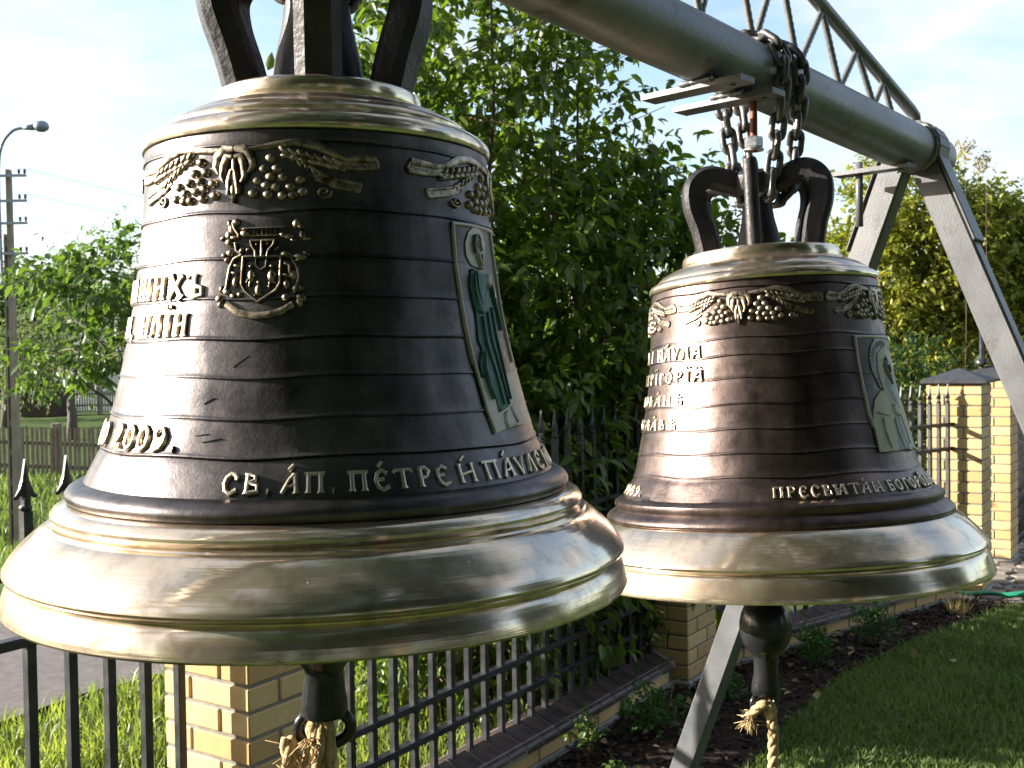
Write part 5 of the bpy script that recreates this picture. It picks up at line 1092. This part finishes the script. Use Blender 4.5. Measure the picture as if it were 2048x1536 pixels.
# ------------------------------------------------------------------ the garden across the lane
def gz(x, y): return float(terrain(x, y))
YF = 20.0
pf = thing('picket_fence', 'weathered grey wooden picket fence across the lane, beside the concrete pole', 'fence', (-8.6, YF, gz(-8.6, YF)))
for i in range(84):
    x = -3.6 + i * .088 + random.uniform(-.01, .01); h = .93 + random.uniform(-.04, .03); lean = random.uniform(-.012, .012); w = .026
    zb = gz(-8.6 + x, YF) - gz(-8.6, YF)
    m = MB(); m.add([(x - w, -.012, zb + .03), (x + w, -.012, zb + .03), (x + w + lean, -.012, zb + h - .03), (x + lean, -.012, zb + h), (x - w + lean, -.012, zb + h - .03), (x - w, .008, zb + .03), (x + w, .008, zb + .03), (x + w + lean, .008, zb + h - .03), (x + lean, .008, zb + h), (x - w + lean, .008, zb + h - .03)],
          [(0, 1, 2, 3, 4), (9, 8, 7, 6, 5), (0, 5, 6, 1), (1, 6, 7, 2), (2, 7, 8, 3), (3, 8, 9, 4), (4, 9, 5, 0)]); m.build('picket', M['wood'], pf)
zl, zr = gz(-12.3, YF) - gz(-8.6, YF), gz(-4.7, YF) - gz(-8.6, YF)
for h in (.28, .72): MB().bar((-3.7, .035, zl + h), (3.9, .035, zr + h), .04, .07).build('rail', M['wood'], pf)
for x in (-2.4, 0.0, 2.4): MB().cbox((x - .075, .0, gz(-8.6 + x, YF) - gz(-8.6, YF) - .1), (x + .075, .13, gz(-8.6 + x, YF) - gz(-8.6, YF) + 1.0), .012).build('post', M['wood'], pf)
YG = 42.0
ff = thing('picket_fence', 'pale picket fence with a gate before the white cottage', 'fence', (-17.5, YG, gz(-17.5, YG)))
m = MB()
for i in range(90):
    x = -4.5 + i * .1; h = .95 + random.uniform(-.05, .05); m.box((x, 0, .05), (x + .06, .02, h))
m.build('pickets', M['palewood'], ff, kind='stuff')
for h in (.3, .75): MB().box((-4.6, .02, h), (4.6, .06, h + .09)).build('rail', M['palewood'], ff)
for x in (-2.6, -.4, 1.1, 3.2): MB().cbox((x, .02, 0), (x + .16, .18, 1.12), .01).build('post', M['palewood'], ff)
hs_ = thing('cottage', 'small white cottage with a grey roof behind the pale picket fence', 'house', (-15.4, 48, gz(-15.4, 48)), R(-8))
m = MB(); m.add([(-4, -3, 0), (4, -3, 0), (4, 3, 0), (-4, 3, 0), (-4, -3, 2.3), (4, -3, 2.3), (4, 3, 2.3), (-4, 3, 2.3), (-4, 0, 4.2), (4, 0, 4.2)], [(0, 1, 5, 4), (2, 3, 7, 6), (1, 2, 6, 9, 5), (3, 0, 4, 8, 7), (0, 3, 2, 1)]); m.build('wall', M['white'], hs_)
m = MB()
for sg in (-1, 1):
    m.add([(-4.3, sg * 3.4, 2.05), (4.3, sg * 3.4, 2.05), (4.3, 0, 4.25), (-4.3, 0, 4.25), (-4.3, sg * 3.4, 2.17), (4.3, sg * 3.4, 2.17), (4.3, 0, 4.37), (-4.3, 0, 4.37)], [(0, 1, 2, 3), (4, 5, 6, 7), (0, 1, 5, 4), (0, 3, 7, 4), (1, 2, 6, 5)])
rf_ = m.build('roof', M['roof'], hs_); MB().box((1.2, -.3, 3.9), (1.8, .3, 5.0)).build('chimney', M['white'], rf_)
for x in (-2.3, .4, 2.4):
    w_ = MB().box((x, -3.03, .9), (x + .8, -2.99, 1.9)).build('window', M['pane'], hs_); MB().box((x - .06, -3.05, .84), (x + .86, -3.032, .9)).build('sill', M['white'], w_)
    MB().box((x + .37, -3.05, .9), (x + .43, -3.032, 1.9)).build('mullion', M['white'], w_)
sh_ = thing('garden_shed', 'low dark brown wooden shed under the garden trees', 'shed', (-18.1, 40.6, gz(-18, 40.6)))
for i in range(10): MB().box((-.75 + i * .15, -.02, 0), (-.608 + i * .15, .0, 1.25)).build('board', M['shedwood'], sh_)
MB().box((-.75, 0, 0), (.75, 1.2, 1.24)).build('wall', M['shedwood'], sh_); MB().bar((-.9, .55, 1.3), (.9, .55, 1.3), 1.5, .06).build('roof', M['roof'], sh_)
# utility pole with street lamp
px_, py_ = -7.02, 15.0; zb = -0.82
up_ = thing('utility_pole', 'tall slotted concrete utility pole with a curved street lamp arm', 'pole', (px_, py_, zb))
Hh = 5.28
m = MB(); 
for (x0, x1, y0, y1, tp) in ((-.025, .06, -.07, .07, .62),):
    m.add([(x0, y0, -.5), (x1, y0, -.5), (x1, y1, -.5), (x0, y1, -.5), (x0 * tp, y0 * tp, Hh), (x1 * tp, y0 * tp, Hh), (x1 * tp, y1 * tp, Hh), (x0 * tp, y1 * tp, Hh)], [(3, 2, 1, 0), (4, 5, 6, 7), (0, 1, 5, 4), (1, 2, 6, 5), (2, 3, 7, 6), (3, 0, 4, 7)])
m.build('shaft', M['polecon'], up_)
m = MB(); m.add([(-.088, -.07, -.5), (-.062, -.07, -.5), (-.062, .07, -.5), (-.088, .07, -.5), (-.062, -.05, Hh - .9), (-.044, -.05, Hh - .9), (-.044, .05, Hh - .9), (-.062, .05, Hh - .9)], [(3, 2, 1, 0), (4, 5, 6, 7), (0, 1, 5, 4), (1, 2, 6, 5), (2, 3, 7, 6), (3, 0, 4, 7)]); m.build('flange', M['polecon'], up_)
for k in range(11): MB().box((-.068, -.045, .0 + k * .42), (-.012, .045, .09 + k * .42)).build('rung', M['polecon'], up_)
for j, h in enumerate((5.18, 4.83, 4.52, 4.10)):
    MB().bar((-.34, -.1, h), (.30, -.1, h), .03, .035).build('cross_arm', M['lampmetal'], up_)
    for x in (-.32, -.2, .2, .28): MB().lathe([(0, 0), (.009, 0), (.009, .02), (.022, .028), (.016, .048), (.022, .056), (.013, .078), (0, .082)], 10, (x, -.1, h + .01)).build('insulator', M['ceramic'], up_)
am = smooth_path([(-.075, -.10, 3.6), (-.085, -.10, 4.6), (-.080, -.10, 5.3), (-.02, -.10, 5.62), (.13, -.10, 5.80), (.30, -.10, 5.84)], 6)
MB().tube(am, .022, 10).build('lamp_arm', M['lampmetal'], up_)
lh = MB(); lh.lathe([(0, -.10), (.045, -.10), (.085, -.06), (.10, 0), (.085, .07), (.05, .11), (0, .125)], 20); lh.v = [(x * 1.35 + .53, y - .10, z_ * .85 + 5.85) for x, y, z_ in [(a * .8, b * .8, c * .8) for a, b, c in lh.v]]; ld = lh.build('lamp_head', M['lampmetal'], up_)
MB().tube([(.28, -.10, 5.84), (.42, -.10, 5.845)], [.030, .045], 10).build('socket', M['lampmetal'], up_)
for j, (h, x) in enumerate(((5.28, .28), (5.28, .2), (4.93, .28), (4.93, .2), (4.62, .28), (4.20, .28))):
    a = Vector((px_ + x, py_ - .1, zb + h)); b = Vector((11 + .5 * j, 62, 6.6 - .28 * j)); pts = []
    for k in range(25): f = k / 24; p = a.lerp(b, f); p.z -= 4 * .9 * f * (1 - f); pts.append(p)
    o = MB().tube(pts, .0028, 4, cap=False).build('overhead_wire', M['wire'], label=['uppermost overhead wire leaving the lamp pole at its outer insulator', 'uppermost overhead wire leaving the lamp pole at its inner insulator', 'overhead wire on the outer insulator of the second cross arm from the top', 'overhead wire on the inner insulator of the second cross arm from the top', 'overhead wire on the third cross arm from the pole top', 'lowest overhead wire, on the bottom cross arm of the pole'][j], cat='wire', group='overhead wires')
